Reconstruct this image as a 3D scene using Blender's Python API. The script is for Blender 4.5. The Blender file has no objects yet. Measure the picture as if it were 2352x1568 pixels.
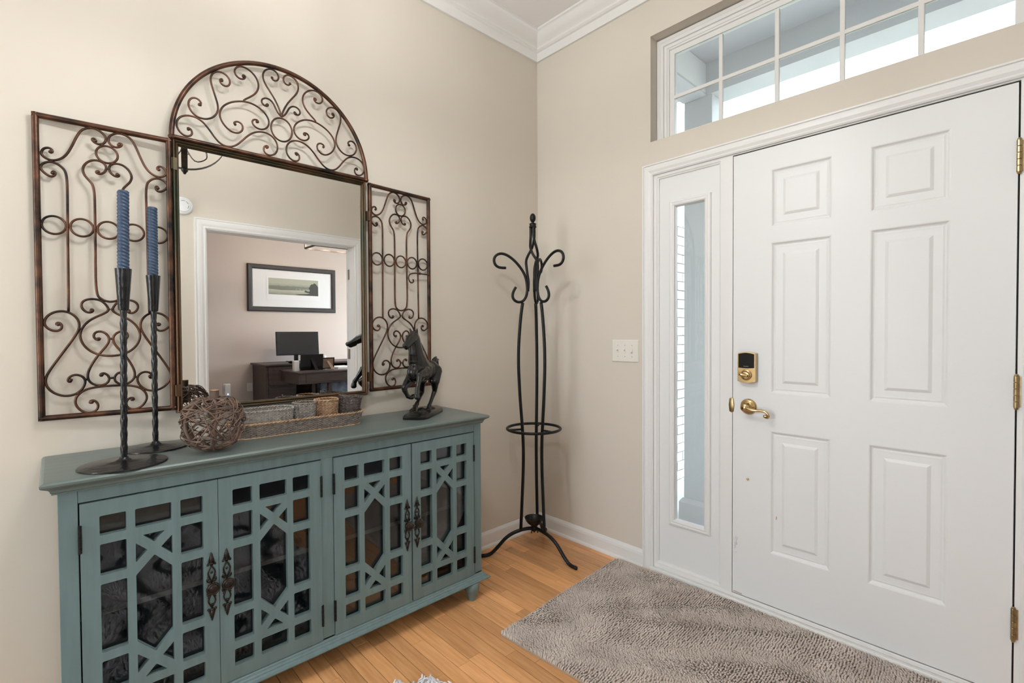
import bpy, bmesh, math, random
import numpy as np
from mathutils import Vector, Matrix
random.seed(7); RNG = np.random.default_rng(7)
SC = bpy.context.scene
COL = SC.collection
PI = math.pi
# ------------------------------------------------------------------ camera
cam_d = bpy.data.cameras.new('camera'); cam = bpy.data.objects.new('camera', cam_d); COL.objects.link(cam)
CAM = Vector((-2.2968, -2.1958, 1.2649)); yaw, pit, rol = 0.8167, -0.0181, -0.0054
fw = Vector((math.cos(yaw)*math.cos(pit), math.sin(yaw)*math.cos(pit), math.sin(pit)))
rt = fw.cross(Vector((0, 0, 1))).normalized(); up = rt.cross(fw)
r2 = math.cos(rol)*rt + math.sin(rol)*up; u2 = -math.sin(rol)*rt + math.cos(rol)*up
cam.matrix_world = Matrix(((r2.x, u2.x, -fw.x, CAM.x), (r2.y, u2.y, -fw.y, CAM.y), (r2.z, u2.z, -fw.z, CAM.z), (0, 0, 0, 1)))
cam_d.sensor_width = 36.0; cam_d.lens = 36.0*1120.823/2352.0; cam_d.clip_start = 0.02; cam_d.clip_end = 200
SC.camera = cam
# ------------------------------------------------------------------ sky, daylight, fill lights, exposure
world = bpy.data.worlds.new('world'); SC.world = world; world.use_nodes = True
bg = world.node_tree.nodes['Background']; bg.inputs[0].default_value = (0.85, 0.93, 1.0, 1); bg.inputs[1].default_value = 5.6
sun_d = bpy.data.lights.new('sun', 'SUN'); sun_d.energy = 4.0; sun_d.angle = math.radians(3); sun_d.color = (1, 0.96, 0.9)
sun = bpy.data.objects.new('sun', sun_d); COL.objects.link(sun); sun.rotation_euler = (math.radians(-58), math.radians(6), 0)
def area(name, loc, tgt, sx, sy, power, col):
    d = bpy.data.lights.new(name, 'AREA'); d.shape = 'RECTANGLE'; d.size = sx; d.size_y = sy; d.energy = power; d.color = col
    o = bpy.data.objects.new(name, d); COL.objects.link(o); o.location = loc
    o.rotation_euler = (Vector(tgt)-Vector(loc)).to_track_quat('-Z', 'Y').to_euler(); return o
# two added fill lights behind the camera, then daylight through the office window
area('hall_fill_light', (-5.35, -0.75, 1.6), (0, -1.0, 1.2), 1.4, 2.5, 8, (0.83, 0.94, 1.0))  # stands outside an unseen window invented to light the hall
area('frontal_fill_light', (-3.75, -4.3, 1.6), (-1.2, -0.2, 1.0), 1.6, 1.8, 33, (0.83, 0.94, 1.0))  # added to light the sideboard from the front; no window behind it
area('office_window_daylight', (2.35, -4.1, 1.5), (-1.5, -4.3, 1.2), 1.5, 1.4, 40, (0.78, 0.88, 1.0))
vs = SC.view_settings; vs.view_transform = 'Standard'; vs.look = 'None'; vs.gamma = 1.0; vs.use_curve_mapping = False; vs.exposure = 0.56
SC.cycles.adaptive_threshold = 0.05; SC.cycles.max_bounces = 6; SC.cycles.diffuse_bounces = 3; SC.cycles.glossy_bounces = 4; SC.cycles.transparent_max_bounces = 12
SC.cycles.sample_clamp_indirect = 6.0; SC.cycles.caustics_reflective = False; SC.cycles.caustics_refractive = False
# ------------------------------------------------------------------ helpers
class MB:
    def __init__(s): s.v = []; s.f = []
    def add(s, v, f):
        n = len(s.v); s.v += [tuple(map(float, p)) for p in v]; s.f += [tuple(i+n for i in q) for q in f]; return s
    def box(s, x0, x1, y0, y1, z0, z1):
        x0, x1 = min(x0, x1), max(x0, x1); y0, y1 = min(y0, y1), max(y0, y1); z0, z1 = min(z0, z1), max(z0, z1)
        return s.add([(x0,y0,z0),(x1,y0,z0),(x1,y1,z0),(x0,y1,z0),(x0,y0,z1),(x1,y0,z1),(x1,y1,z1),(x0,y1,z1)],
                     [(0,3,2,1),(4,5,6,7),(0,1,5,4),(1,2,6,5),(2,3,7,6),(3,0,4,7)])
    def tube(s, pts, r, n=8, closed=False, caps=True, res=0):
        P = np.array(pts, float)
        if res: P = catmull(P, res, closed)
        m = len(P); R = np.full(m, r) if np.isscalar(r) else np.interp(np.linspace(0, 1, m), np.linspace(0, 1, len(r)), r)
        T = np.zeros_like(P)
        if closed: T = np.roll(P, -1, 0)-np.roll(P, 1, 0)
        else: T[1:-1] = P[2:]-P[:-2]; T[0] = P[1]-P[0]; T[-1] = P[-1]-P[-2]
        T /= np.linalg.norm(T, axis=1)[:, None]+1e-12
        a = np.array([0, 0, 1.0]) if abs(T[0][2]) < .9 else np.array([1.0, 0, 0])
        nrm = np.cross(T[0], a); nrm /= np.linalg.norm(nrm); v = []
        for i in range(m):
            nrm = nrm-T[i]*(nrm@T[i]); nrm /= np.linalg.norm(nrm)+1e-12; b = np.cross(T[i], nrm)
            for k in range(n):
                t = 2*PI*k/n; v.append(P[i]+R[i]*(math.cos(t)*nrm+math.sin(t)*b))
        f = []
        for i in range(m if closed else m-1):
            j = (i+1) % m
            for k in range(n): f.append((i*n+k, i*n+(k+1) % n, j*n+(k+1) % n, j*n+k))
        if caps and not closed: f.append(tuple(range(n))[::-1]); f.append(tuple((m-1)*n+k for k in range(n)))
        return s.add(v, f)
    def lathe(s, prof, c=(0, 0, 0), n=24, fn=None):
        v = []; f = []; m = len(prof)
        for r, z in prof:
            for k in range(n):
                t = 2*PI*k/n; rr = r if fn is None else fn(r, t, z); v.append((c[0]+rr*math.cos(t), c[1]+rr*math.sin(t), c[2]+z))
        for i in range(m-1):
            for k in range(n): f.append((i*n+k, i*n+(k+1) % n, (i+1)*n+(k+1) % n, (i+1)*n+k))
        f.append(tuple(range(n))[::-1]); f.append(tuple((m-1)*n+k for k in range(n)))
        return s.add(v, f)
    def ball(s, c, r, n=8, m=6):
        rx, ry, rz = (r, r, r) if np.isscalar(r) else r
        v = [(c[0], c[1], c[2]-rz)]
        for i in range(1, m):
            a = -PI/2+PI*i/m
            for k in range(n): v.append((c[0]+rx*math.cos(a)*math.cos(2*PI*k/n), c[1]+ry*math.cos(a)*math.sin(2*PI*k/n), c[2]+rz*math.sin(a)))
        v.append((c[0], c[1], c[2]+rz)); f = []
        for k in range(n): f.append((0, 1+(k+1) % n, 1+k))
        for i in range(m-2):
            for k in range(n): f.append((1+i*n+k, 1+i*n+(k+1) % n, 1+(i+1)*n+(k+1) % n, 1+(i+1)*n+k))
        L = len(v)-1
        for k in range(n): f.append((1+(m-2)*n+k, 1+(m-2)*n+(k+1) % n, L))
        return s.add(v, f)
    def sweep(s, path, prof, nrm, closed=False):
        """mitred moulding: profile (a, b): a sideways in the path's plane, b along nrm"""
        P = [Vector(p) for p in path]; N = Vector(nrm).normalized(); m = len(P); v = []; f = []; q = len(prof)
        for i in range(m):
            d0 = (P[i]-P[i-1]).normalized() if (closed or i > 0) else None
            d1 = (P[(i+1) % m]-P[i]).normalized() if (closed or i < m-1) else None
            if d0 is None: d0 = d1
            if d1 is None: d1 = d0
            s0 = N.cross(d0); s1 = N.cross(d1); mt = (s0+s1).normalized(); mt = mt/max(.2, mt.dot(s1))
            for a, b in prof: v.append(P[i]+mt*a+N*b)
        for i in range(m if closed else m-1):
            j = (i+1) % m
            for k in range(q-1): f.append((i*q+k, i*q+k+1, j*q+k+1, j*q+k))
        if not closed: f.append(tuple(range(q))); f.append(tuple((m-1)*q+k for k in range(q))[::-1])
        return s.add(v, f)
    def loft(s, loops, cap=True, cap0=False):
        n = len(loops[0]); v = [p for l in loops for p in l]; f = []
        for i in range(len(loops)-1):
            for k in range(n): f.append((i*n+k, i*n+(k+1) % n, (i+1)*n+(k+1) % n, (i+1)*n+k))
        if cap: f.append(tuple((len(loops)-1)*n+k for k in range(n)))
        if cap0: f.append(tuple(range(n))[::-1])
        return s.add(v, f)
    def xf(s, M): s.v = [tuple(M @ Vector(p)) for p in s.v]; return s
    def build(s, name, mat, parent=None, smooth=False, bev=0, kind=None):
        me = bpy.data.meshes.new(name); me.from_pydata(s.v, [], s.f)
        bm = bmesh.new(); bm.from_mesh(me)
        if bev:
            bmesh.ops.bevel(bm, geom=[e for e in bm.edges if e.is_manifold and e.calc_face_angle(0) > .5], offset=bev, segments=2, profile=.5, affect='EDGES', clamp_overlap=True)
        bmesh.ops.recalc_face_normals(bm, faces=bm.faces)
        bm.to_mesh(me); bm.free()
        return link(name, me, mat, parent, smooth, kind)
def link(name, me, mat, parent=None, smooth=False, kind=None):
    if mat is not None and not len(me.materials): me.materials.append(mat)
    if smooth:
        me.polygons.foreach_set('use_smooth', [True]*len(me.polygons))
        if smooth != 'all' and hasattr(me, 'set_sharp_from_angle'): me.set_sharp_from_angle(angle=math.radians(40))
    o = bpy.data.objects.new(name, me); COL.objects.link(o)
    if parent is not None: child(o, parent)
    if kind: o['kind'] = kind
    return o
def world_loc(p):
    l = Vector(p.location)
    while p.parent is not None:
        p = p.parent
        # parts carry their mesh in world coordinates, so only the root empty is offset
    return p
def child(o, p):
    o.parent = p
    if p.type == 'EMPTY': o.matrix_parent_inverse = Matrix.Translation(-Vector(p.location))
    else: o.matrix_parent_inverse = Matrix.Identity(4)
def thing(name, label, cat, loc=(0, 0, 0), group=None, kind=None):
    o = bpy.data.objects.new(name, None); COL.objects.link(o); o.location = loc; o.empty_display_size = .05
    return tag(o, label, cat, group, kind)
def tag(o, label=None, cat=None, group=None, kind=None):
    if label: o['label'] = label
    if cat: o['category'] = cat
    if group: o['group'] = group
    if kind: o['kind'] = kind
    return o
def catmull(P, res, closed=False):
    P = np.array(P, float); n = len(P); out = []
    for i in range(n if closed else n-1):
        if closed: p0, p1, p2, p3 = P[i-1], P[i], P[(i+1) % n], P[(i+2) % n]
        else: p0, p1, p2, p3 = P[max(i-1, 0)], P[i], P[i+1], P[min(i+2, n-1)]
        for k in range(res):
            t = k/res; out.append(.5*((2*p1)+(-p0+p2)*t+(2*p0-5*p1+4*p2-p3)*t*t+(-p0+3*p1-3*p2+p3)*t**3))
    if not closed: out.append(P[-1])
    return np.array(out)
def smooth_pts(P, it=1):
    P = np.array(P, float)
    for _ in range(it): P[1:-1] = .5*P[1:-1]+.25*(P[:-2]+P[2:])
    return P
def rrect(x0, x1, z0, z1, r, n=4):
    o = []
    for cx, cz, a in ((x1-r, z1-r, 0), (x0+r, z1-r, PI/2), (x0+r, z0+r, PI), (x1-r, z0+r, 3*PI/2)):
        for k in range(n+1): t = a+PI/2*k/n; o.append((cx+r*math.cos(t), cz+r*math.sin(t)))
    return o
def rpoly(pts, r, n=3):
    """polygon with slightly rounded corners"""
    o = []; m = len(pts)
    for i in range(m):
        p = Vector(pts[i]); a = (Vector(pts[i-1])-p).normalized(); b = (Vector(pts[(i+1) % m])-p).normalized()
        A = p+a*r; B = p+b*r
        for k in range(n+1):
            t = k/n; o.append(tuple((1-t)**2*A+2*t*(1-t)*p+t*t*B))
    return o
def plate(name, outer, holes, y0, y1, mat, parent=None, to3=lambda a, b, d: (a, d, b), kind=None):
    """solid plate with through holes; 2D (a, b), extruded from depth y0 to y1"""
    bm = bmesh.new()
    for loop in [outer]+holes:
        vv = [bm.verts.new((a, 0, b)) for a, b in loop]
        for i in range(len(vv)): bm.edges.new((vv[i], vv[(i+1) % len(vv)]))
    bmesh.ops.triangle_fill(bm, edges=bm.edges[:], use_beauty=True, use_dissolve=False)
    bm.verts.index_update(); V = [(v.co.x, v.co.z) for v in bm.verts]; F = [[v.index for v in fc.verts] for fc in bm.faces]; bm.free()
    n = len(V); mb = MB(); vs_ = [to3(a, b, y0) for a, b in V]+[to3(a, b, y1) for a, b in V]; fs = [tuple(q) for q in F]+[tuple(i+n for i in q[::-1]) for q in F]
    i = 0
    for loop in [outer]+holes:
        L = len(loop)
        for k in range(L): a, b = i+k, i+(k+1) % L; fs.append((a, b, b+n, a+n))
        i += L
    mb.add(vs_, fs); return mb.build(name, mat, parent, kind=kind)
# ------------------------------------------------------------------ materials
def mat(name, col, rough=.5, metal=0.0, spec=.5, var=0.0, scale=8.0, stretch=(1, 1, 1), bump=0.0, bscale=60.0, coat=0.0, col2=None, rnd=0.0, detail=4.0, emit=None, estr=0.0):
    m = bpy.data.materials.new(name); m.use_nodes = True; nt = m.node_tree; b = nt.nodes['Principled BSDF']
    b.inputs['Base Color'].default_value = (*col, 1); b.inputs['Roughness'].default_value = rough; b.inputs['Metallic'].default_value = metal
    b.inputs['Specular IOR Level'].default_value = spec; b.inputs['Coat Weight'].default_value = coat
    if emit: b.inputs['Emission Color'].default_value = (*emit, 1); b.inputs['Emission Strength'].default_value = estr
    if var or bump or rnd:
        tc = nt.nodes.new('ShaderNodeTexCoord'); mp = nt.nodes.new('ShaderNodeMapping'); mp.inputs['Scale'].default_value = stretch
        nt.links.new(tc.outputs['Object'], mp.inputs['Vector']); vec = mp.outputs['Vector']
        if rnd:
            oi = nt.nodes.new('ShaderNodeObjectInfo'); ad = nt.nodes.new('ShaderNodeVectorMath'); ad.operation = 'MULTIPLY_ADD'
            cx = nt.nodes.new('ShaderNodeCombineXYZ')
            for q in range(3): nt.links.new(oi.outputs['Random'], cx.inputs[q])
            ad.inputs[1].default_value = (37, 91, 53); nt.links.new(cx.outputs[0], ad.inputs[0]); nt.links.new(vec, ad.inputs[2]); vec = ad.outputs[0]
        if var or rnd:
            nz = nt.nodes.new('ShaderNodeTexNoise'); nz.inputs['Scale'].default_value = scale; nz.inputs['Detail'].default_value = detail
            nt.links.new(vec, nz.inputs['Vector'])
            rp = nt.nodes.new('ShaderNodeValToRGB'); c2 = col2 or tuple(x*(1-var) for x in col)
            rp.color_ramp.elements[0].position = .32; rp.color_ramp.elements[1].position = .68
            rp.color_ramp.elements[0].color = (*c2, 1); rp.color_ramp.elements[1].color = (*[min(1, x*(1+var*.35)) for x in col], 1)
            nt.links.new(nz.outputs['Fac'], rp.inputs['Fac']); out = rp.outputs['Color']
            if rnd:
                hs = nt.nodes.new('ShaderNodeHueSaturation'); mr = nt.nodes.new('ShaderNodeMapRange'); mr.inputs['To Min'].default_value = 1-rnd; mr.inputs['To Max'].default_value = 1+rnd
                nt.links.new(oi.outputs['Random'], mr.inputs['Value']); nt.links.new(mr.outputs['Result'], hs.inputs['Value']); nt.links.new(out, hs.inputs['Color']); out = hs.outputs['Color']
            nt.links.new(out, b.inputs['Base Color'])
        if bump:
            n2 = nt.nodes.new('ShaderNodeTexNoise'); n2.inputs['Scale'].default_value = bscale; n2.inputs['Detail'].default_value = 3
            nt.links.new(vec, n2.inputs['Vector']); bp = nt.nodes.new('ShaderNodeBump'); bp.inputs['Strength'].default_value = bump; bp.inputs['Distance'].default_value = .002
            nt.links.new(n2.outputs['Fac'], bp.inputs['Height']); nt.links.new(bp.outputs['Normal'], b.inputs['Normal'])
    return m
def glass_mat(name, tint, ior=1.5, haze=0.0):
    """thin pane: clear transmission plus Fresnel reflection"""
    m = bpy.data.materials.new(name); m.use_nodes = True; nt = m.node_tree; nt.nodes.clear()
    out = nt.nodes.new('ShaderNodeOutputMaterial'); tr = nt.nodes.new('ShaderNodeBsdfTransparent'); gl = nt.nodes.new('ShaderNodeBsdfGlossy')
    tr.inputs[0].default_value = (*tint, 1); gl.inputs['Roughness'].default_value = 0.0; gl.inputs['Color'].default_value = (1, 1, 1, 1)
    fr = nt.nodes.new('ShaderNodeFresnel'); fr.inputs['IOR'].default_value = ior; mx = nt.nodes.new('ShaderNodeMixShader')
    nt.links.new(fr.outputs[0], mx.inputs[0]); nt.links.new(tr.outputs[0], mx.inputs[1]); nt.links.new(gl.outputs[0], mx.inputs[2]); last = mx.outputs[0]
    if haze:
        df = nt.nodes.new('ShaderNodeBsdfDiffuse'); df.inputs[0].default_value = (.8, .85, .9, 1); m2 = nt.nodes.new('ShaderNodeMixShader')
        m2.inputs[0].default_value = haze; nt.links.new(last, m2.inputs[1]); nt.links.new(df.outputs[0], m2.inputs[2]); last = m2.outputs[0]
    nt.links.new(last, out.inputs[0]); return m
M = {}
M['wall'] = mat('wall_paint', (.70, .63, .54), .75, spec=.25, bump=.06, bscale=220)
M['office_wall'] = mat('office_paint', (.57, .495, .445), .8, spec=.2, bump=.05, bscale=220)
M['trim'] = mat('white_trim_paint', (.82, .80, .775), .38, spec=.4)
M['door'] = mat('white_door_paint', (.81, .80, .785), .42, spec=.4, bump=.05, bscale=90, stretch=(1, 1, .25))
M['ceil'] = mat('ceiling_paint', (.90, .86, .85), .9, spec=.1)
M['plank'] = mat('oak_plank', (.80, .42, .185), .28, spec=.45, var=.10, scale=4.0, stretch=(22, 1.6, 1), rnd=.22, col2=(.68, .32, .125), detail=5, coat=.12)
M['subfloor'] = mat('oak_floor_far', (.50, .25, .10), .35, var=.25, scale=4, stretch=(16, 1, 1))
M['office_carpet'] = mat('dark_office_carpet', (.045, .045, .055), .95)
M['joint'] = mat('floor_joint', (.10, .05, .025), .8)
M['teal'] = mat('teal_grey_cabinet_paint', (.158, .225, .228), .42, spec=.4, var=.10, scale=5, stretch=(9, 9, .7), col2=(.14, .196, .198))
M['teal_top'] = mat('teal_grey_top_paint', (.142, .178, .165), .34, spec=.45, var=.08, scale=5, stretch=(.7, 9, 9), col2=(.125, .157, .144))
M['cab_in'] = mat('cabinet_interior', (.07, .065, .06), .6, var=.2, scale=6)
M['cab_shelf'] = mat('cabinet_shelf', (.42, .40, .36), .6)
M['cab_glass'] = glass_mat('smoky_cabinet_glass', (.7, .7, .7), 1.5)
M['bronze'] = mat('aged_bronze_hardware', (.045, .034, .027), .34, metal=.8, var=.4, scale=90)
M['iron'] = mat('rubbed_copper_iron', (.105, .046, .025), .36, metal=.7, var=.8, scale=16, stretch=(1, 1, 1), col2=(.016, .013, .012), bump=.1, bscale=150)
M['iron_green'] = mat('verdigris_copper_iron', (.10, .05, .024), .42, metal=.65, var=.6, scale=9, stretch=(1, 1, .4), col2=(.032, .036, .018), bump=.1, bscale=120)
M['mirror'] = mat('mirror_glass', (.87, .87, .86), .0, metal=1.0)
M['black'] = mat('black_painted_iron', (.006, .006, .006), .42, spec=.3, bump=.1, bscale=180)
M['forged'] = mat('hammered_black_iron', (.006, .006, .007), .25, spec=.4, bump=1.0, bscale=42)
M['candle'] = mat('blue_candle_wax', (.042, .072, .130), .40, spec=.45, var=.2, scale=30, col2=(.028, .050, .095))
M['twig'] = mat('brown_twig', (.15, .092, .066), .75, var=.55, scale=25, rnd=.2, col2=(.085, .055, .042))
M['vine'] = mat('tan_vine', (.215, .135, .095), .7, var=.6, scale=30, col2=(.09, .06, .046))
M['cutwood'] = mat('cut_wood', (.62, .36, .19), .7, var=.2, scale=60)
M['wick_grey'] = mat('grey_brown_wicker', (.31, .255, .22), .7, var=.4, scale=70, col2=(.18, .148, .128))
M['wick_lgrey'] = mat('pale_grey_wicker', (.40, .365, .33), .7, var=.35, scale=70, col2=(.26, .235, .21))
M['wick_dark'] = mat('dark_brown_wicker', (.16, .128, .115), .7, var=.4, scale=70, col2=(.065, .05, .045))
M['wick_tan'] = mat('tan_wicker', (.56, .36, .22), .65, var=.35, scale=70, col2=(.28, .165, .095))
M['horse'] = mat('dark_bronze_patina', (.006, .005, .0045), .26, spec=.42, var=.3, scale=22, coat=.15, bump=.5, bscale=70)
M['brass'] = mat('polished_brass', (.62, .45, .23), .16, metal=1.0)
M['brass_dull'] = mat('antique_brass', (.46, .34, .18), .34, metal=1.0, var=.3, scale=40)
M['lockblack'] = mat('glossy_black_plastic', (.004, .004, .004), .15, spec=.25)
M['plastic'] = mat('ivory_plastic', (.80, .76, .68), .4)
M['white_plastic'] = mat('white_plastic', (.80, .80, .80), .45)
M['chenille'] = mat('taupe_chenille', (.66, .57, .51), .9, spec=.1, var=.18, scale=7, col2=(.53, .45, .40))
M['matback'] = mat('mat_backing', (.42, .36, .29), .95)
M['nickel'] = mat('satin_nickel', (.45, .43, .40), .35, metal=1.0)
M['dark_metal'] = mat('dark_bronze_fixture', (.05, .042, .036), .4, metal=.7, var=.3, scale=30)
M['bulb'] = mat('lit_bulb', (1, .9, .75), .3, emit=(1, .80, .55), estr=12)
M['clear'] = glass_mat('clear_window_glass', (.93, .96, .97), 1.5, haze=.05)
M['desk'] = mat('dark_walnut_desk', (.055, .035, .028), .4, var=.4, scale=4, stretch=(1, 8, 8))
M['screen'] = mat('dark_screen', (.010, .011, .013), .22)
M['paper'] = mat('white_paper', (.78, .77, .76), .8)
M['cardboard'] = mat('brown_backing_board', (.20, .13, .085), .8)
M['porch'] = mat('porch_grey_paint', (.51, .53, .56), .7, spec=.2)
M['porch_lit'] = mat('porch_lit_face', (.78, .80, .82), .6)  # side beam only: daylight on its inner face put into the colour
M['brick'] = mat('whitewashed_brick', (.80, .78, .76), .9, var=.15, scale=14, rnd=.06, bump=.5, bscale=60)
M['mortar'] = mat('mortar', (.70, .69, .67), .95)
M['concrete'] = mat('porch_concrete', (.45, .45, .44), .9, var=.2, scale=3)
M['shag'] = mat('grey_shag_with_teal_swirls', (.46, .47, .48), .95, spec=.1)
# dyed teal swirls in the shag rug
nt = M['shag'].node_tree; tc = nt.nodes.new('ShaderNodeTexCoord'); wv = nt.nodes.new('ShaderNodeTexWave'); wv.inputs['Scale'].default_value = 1.3; wv.inputs['Distortion'].default_value = 14; wv.inputs['Detail'].default_value = 2; wv.inputs['Detail Scale'].default_value = 1.1
rp = nt.nodes.new('ShaderNodeValToRGB'); e = rp.color_ramp.elements; e[0].position = .05; e[0].color = (.055, .095, .11, 1); e[1].position = .22; e[1].color = (.86, .86, .90, 1)
nt.links.new(tc.outputs['Object'], wv.inputs['Vector']); nt.links.new(wv.outputs['Fac'], rp.inputs['Fac']); nt.links.new(rp.outputs['Color'], nt.nodes['Principled BSDF'].inputs['Base Color'])
# ------------------------------------------------------------------ the room shell
HC = 3.125          # ceiling height
XB = -5.2           # back wall of the hall
YR = -2.44          # wall opposite the mirror, with the office doorway
def S(o, label=None): o['kind'] = 'structure'; return tag(o, label)
def wall(name, m, *boxes):
    b = MB()
    for q in boxes: b.box(*q)
    return S(b.build(name, M[m]))
wall('wall_left', 'wall', (XB-.15, .15, 0, .15, -.1, HC+.1))
EY0, EY1, EZ = -.826, -2.19, 2.094       # entry unit opening
TY0, TY1, TZ0, TZ1 = -.819, -2.235, 2.258, 2.806   # transom opening
wall('wall_front', 'wall', (0, .15, 0, EY0, -.1, TZ0), (0, .15, EY1, YR-.12, -.1, TZ0), (0, .15, EY0, EY1, EZ, TZ0),
     (0, .15, 0, TY0, TZ0, HC+.1), (0, .15, TY1, YR-.12, TZ0, HC+.1), (0, .15, TY0, TY1, TZ1, HC+.1))
DX0, DX1, DZ = -1.405, -.125, 2.125      # office doorway
wall('wall_right', 'wall', (XB, -4.6, YR-.12, YR, 0, HC), (-4.6, -2.7, YR-.12, YR, 2.5, HC), (-2.7, DX0, YR-.12, YR, 0, HC), (DX1, 0, YR-.12, YR, 0, HC), (DX0, DX1, YR-.12, YR, DZ, HC))  # the wide opening at the hall end is added for the frontal fill
wall('wall_back', 'wall', (XB-.12, XB, YR-.12, 0, 0, .35), (XB-.12, XB, YR-.12, 0, 2.85, HC), (XB-.12, XB, -.05, 0, .35, 2.85), (XB-.12, XB, YR-.12, -1.45, .35, 2.85))  # opening invented for the hall fill, narrowed to keep it out of reflections
S(MB().box(XB-.15, .15, YR-.12, .15, HC, HC+.12).build('ceiling', M['ceil']))
wall('wall_fill_box', 'wall', (XB-.12, XB, -4.6, YR-.12, 0, HC), (XB-.12, -2.42, -4.72, -4.6, 0, HC), (-2.54, -2.42, -4.6, YR-.12, 0, HC))  # unseen box added round the frontal fill to keep sky light out
S(MB().box(XB, -2.42, -4.6, YR-.12, HC, HC+.1).build('ceiling_fill_box', M['ceil'])); S(MB().box(XB, -2.54, -4.6, YR-.12, -.12, 0).build('floor_fill_box', M['subfloor']))  # lid and bottom of the same added box
OY = -5.27; OX0, OX1 = -2.28, 2.2
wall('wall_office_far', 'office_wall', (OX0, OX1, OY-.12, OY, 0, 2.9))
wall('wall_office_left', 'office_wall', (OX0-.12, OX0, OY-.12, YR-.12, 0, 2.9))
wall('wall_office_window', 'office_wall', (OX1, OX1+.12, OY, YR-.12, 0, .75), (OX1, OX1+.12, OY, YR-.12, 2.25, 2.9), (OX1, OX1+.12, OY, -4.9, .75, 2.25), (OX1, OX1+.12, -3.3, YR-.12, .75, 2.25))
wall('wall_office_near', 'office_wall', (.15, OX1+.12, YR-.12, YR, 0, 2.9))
S(MB().box(OX0, OX1, OY, YR-.12, 2.9, 3.0).build('ceiling_office', M['ceil']))
# floor: base with separate oak strips in view
floor = S(MB().box(XB-.1, .15, YR-.12, .15, -.12, -.0075).build('floor', M['joint']))
S(MB().box(OX0, OX1, OY, YR-.12, -.1, 0).build('floor_office', M['office_carpet']))
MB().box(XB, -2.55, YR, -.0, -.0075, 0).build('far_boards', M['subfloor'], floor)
PW = .0572; gap = .0009; x = 0.0; row = 0
while x > -2.55:
    x1 = x-PW; y = -random.uniform(.05, .9) if row else -.45; ys = 0.0
    while ys > YR:
        ye = max(y, YR)
        if ys-ye > .03:
            mb = MB(); g = gap; t = .0012
            a0, a1, b0, b1 = x1+g, x-g, ye+g*.5, ys-g*.5
            lo = [(a0, b0, -.0075), (a1, b0, -.0075), (a1, b1, -.0075), (a0, b1, -.0075)]
            md = [(a0, b0, -t*.5), (a1, b0, -t*.5), (a1, b1, -t*.5), (a0, b1, -t*.5)]
            hi = [(a0+t, b0+t*.5, 0), (a1-t, b0+t*.5, 0), (a1-t, b1-t*.5, 0), (a0+t, b1-t*.5, 0)]
            mb.loft([lo, md, hi]); mb.build('floor_plank', M['plank'], floor)
        ys = ye; y = ye-random.uniform(.32, 1.15)
    x = x1; row += 1
# baseboards
bprof = [(0, 0), (.013, 0), (.013, .066), (.011, .078), (.006, .088), (.003, .094), (0, .094)]
shoe = [(.013, 0), (.024, 0), (.023, .008), (.019, .014), (.013, .017)]
def base(name, p0, p1):
    d = (Vector(p1)-Vector(p0)).normalized(); n = Vector((0, 0, 1)).cross(d)
    mb = MB()
    for prof in (bprof, shoe):
        v = [Vector(p)+n*a+Vector((0, 0, b)) for p in (p0, p1) for a, b in prof]; q = len(prof)
        mb.add(v, [(k, (k+1) % q, q+(k+1) % q, q+k) for k in range(q)]+[tuple(range(q)), tuple(range(q, 2*q))])
    return S(mb.build(name, M['trim']))
base('baseboard_left', (0, 0, 0), (XB, 0, 0))
base('baseboard_front', (0, -.782, 0), (0, 0, 0))
base('baseboard_right', (-2.7, YR, 0), (DX0-.085, YR, 0))
base('baseboard_office', (OX1, OY, 0), (OX0, OY, 0)) if False else base('baseboard_office', (OX0, OY, 0), (OX1, OY, 0))
# crown moulding: profile measured out from the wall (a) and down from the ceiling (b)
cprof = [(0, 0), (.112, 0), (.112, -.012), (.106, -.014), (.100, -.022), (.088, -.040), (.070, -.058), (.052, -.068), (.047, -.074), (.047, -.080), (.040, -.084), (.036, -.090), (.030, -.092), (.018, -.118), (.014, -.131), (0, -.131)]
def crown(name, pts, closed=False):
    mb = MB(); mb.sweep([(p[0], p[1], HC) for p in pts], [(a, b) for a, b in cprof], (0, 0, 1), closed); return S(mb.build(name, M['trim'], smooth=True))
crown('trim_1', [(0, YR), (0, 0), (XB, 0)])
crown('trim_2', [(XB, YR), (0, YR)])
# ------------------------------------------------------------------ entry unit: casing, jambs, sidelight, door, transom
cas = [(0, 0), (0, .010), (.006, .014), (.012, .013), (.024, .0185), (.036, .020), (.044, .0195), (.0475, .016), (.050, .021), (.056, .0215), (.0575, .018), (.0575, 0)]
def casing(name, path, nrm, m='trim', w=1.0):
    return S(MB().sweep(path, [(-a*w, b) for a, b in cas], nrm).build(name, M[m]))
casing('trim_3', [(0, -.8385, 0), (0, -.8385, 2.0795), (0, -2.1785, 2.0795), (0, -2.1785, 0)][::-1], (-1, 0, 0))
fr = MB()                                     # frame of the entry: jambs, mullion post, head, sill
fr.box(.0, .14, -.826, -.846, .0, 2.094); fr.box(.0, .14, -1.1985, -1.2455, .045, 2.0745); fr.box(.0, .14, -2.1655, -2.19, 0, 2.094); fr.box(.0, .14, -.846, -2.1655, 2.0745, 2.094)
fr.box(.052, .14, -1.2455, -1.262, .045, 2.0745); fr.box(.052, .14, -2.150, -2.1655, .045, 2.0745); fr.box(.052, .14, -1.262, -2.15, 2.06, 2.0745)
S(fr.build('trim_4', M['trim']))
gap_shade = MB(); gap_shade.box(.006, .05, -2.1615, -2.1652, .047, 2.072); gap_shade.box(.010, .05, -1.2485, -2.1605, 2.0702, 2.0743); gap_shade.box(.010, .05, -1.2462, -1.2478, .047, 2.07); gap_shade.box(.010, .05, -1.2485, -2.1605, .0455, .0485)  # black strips put the shade of the door gap into the colour
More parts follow.
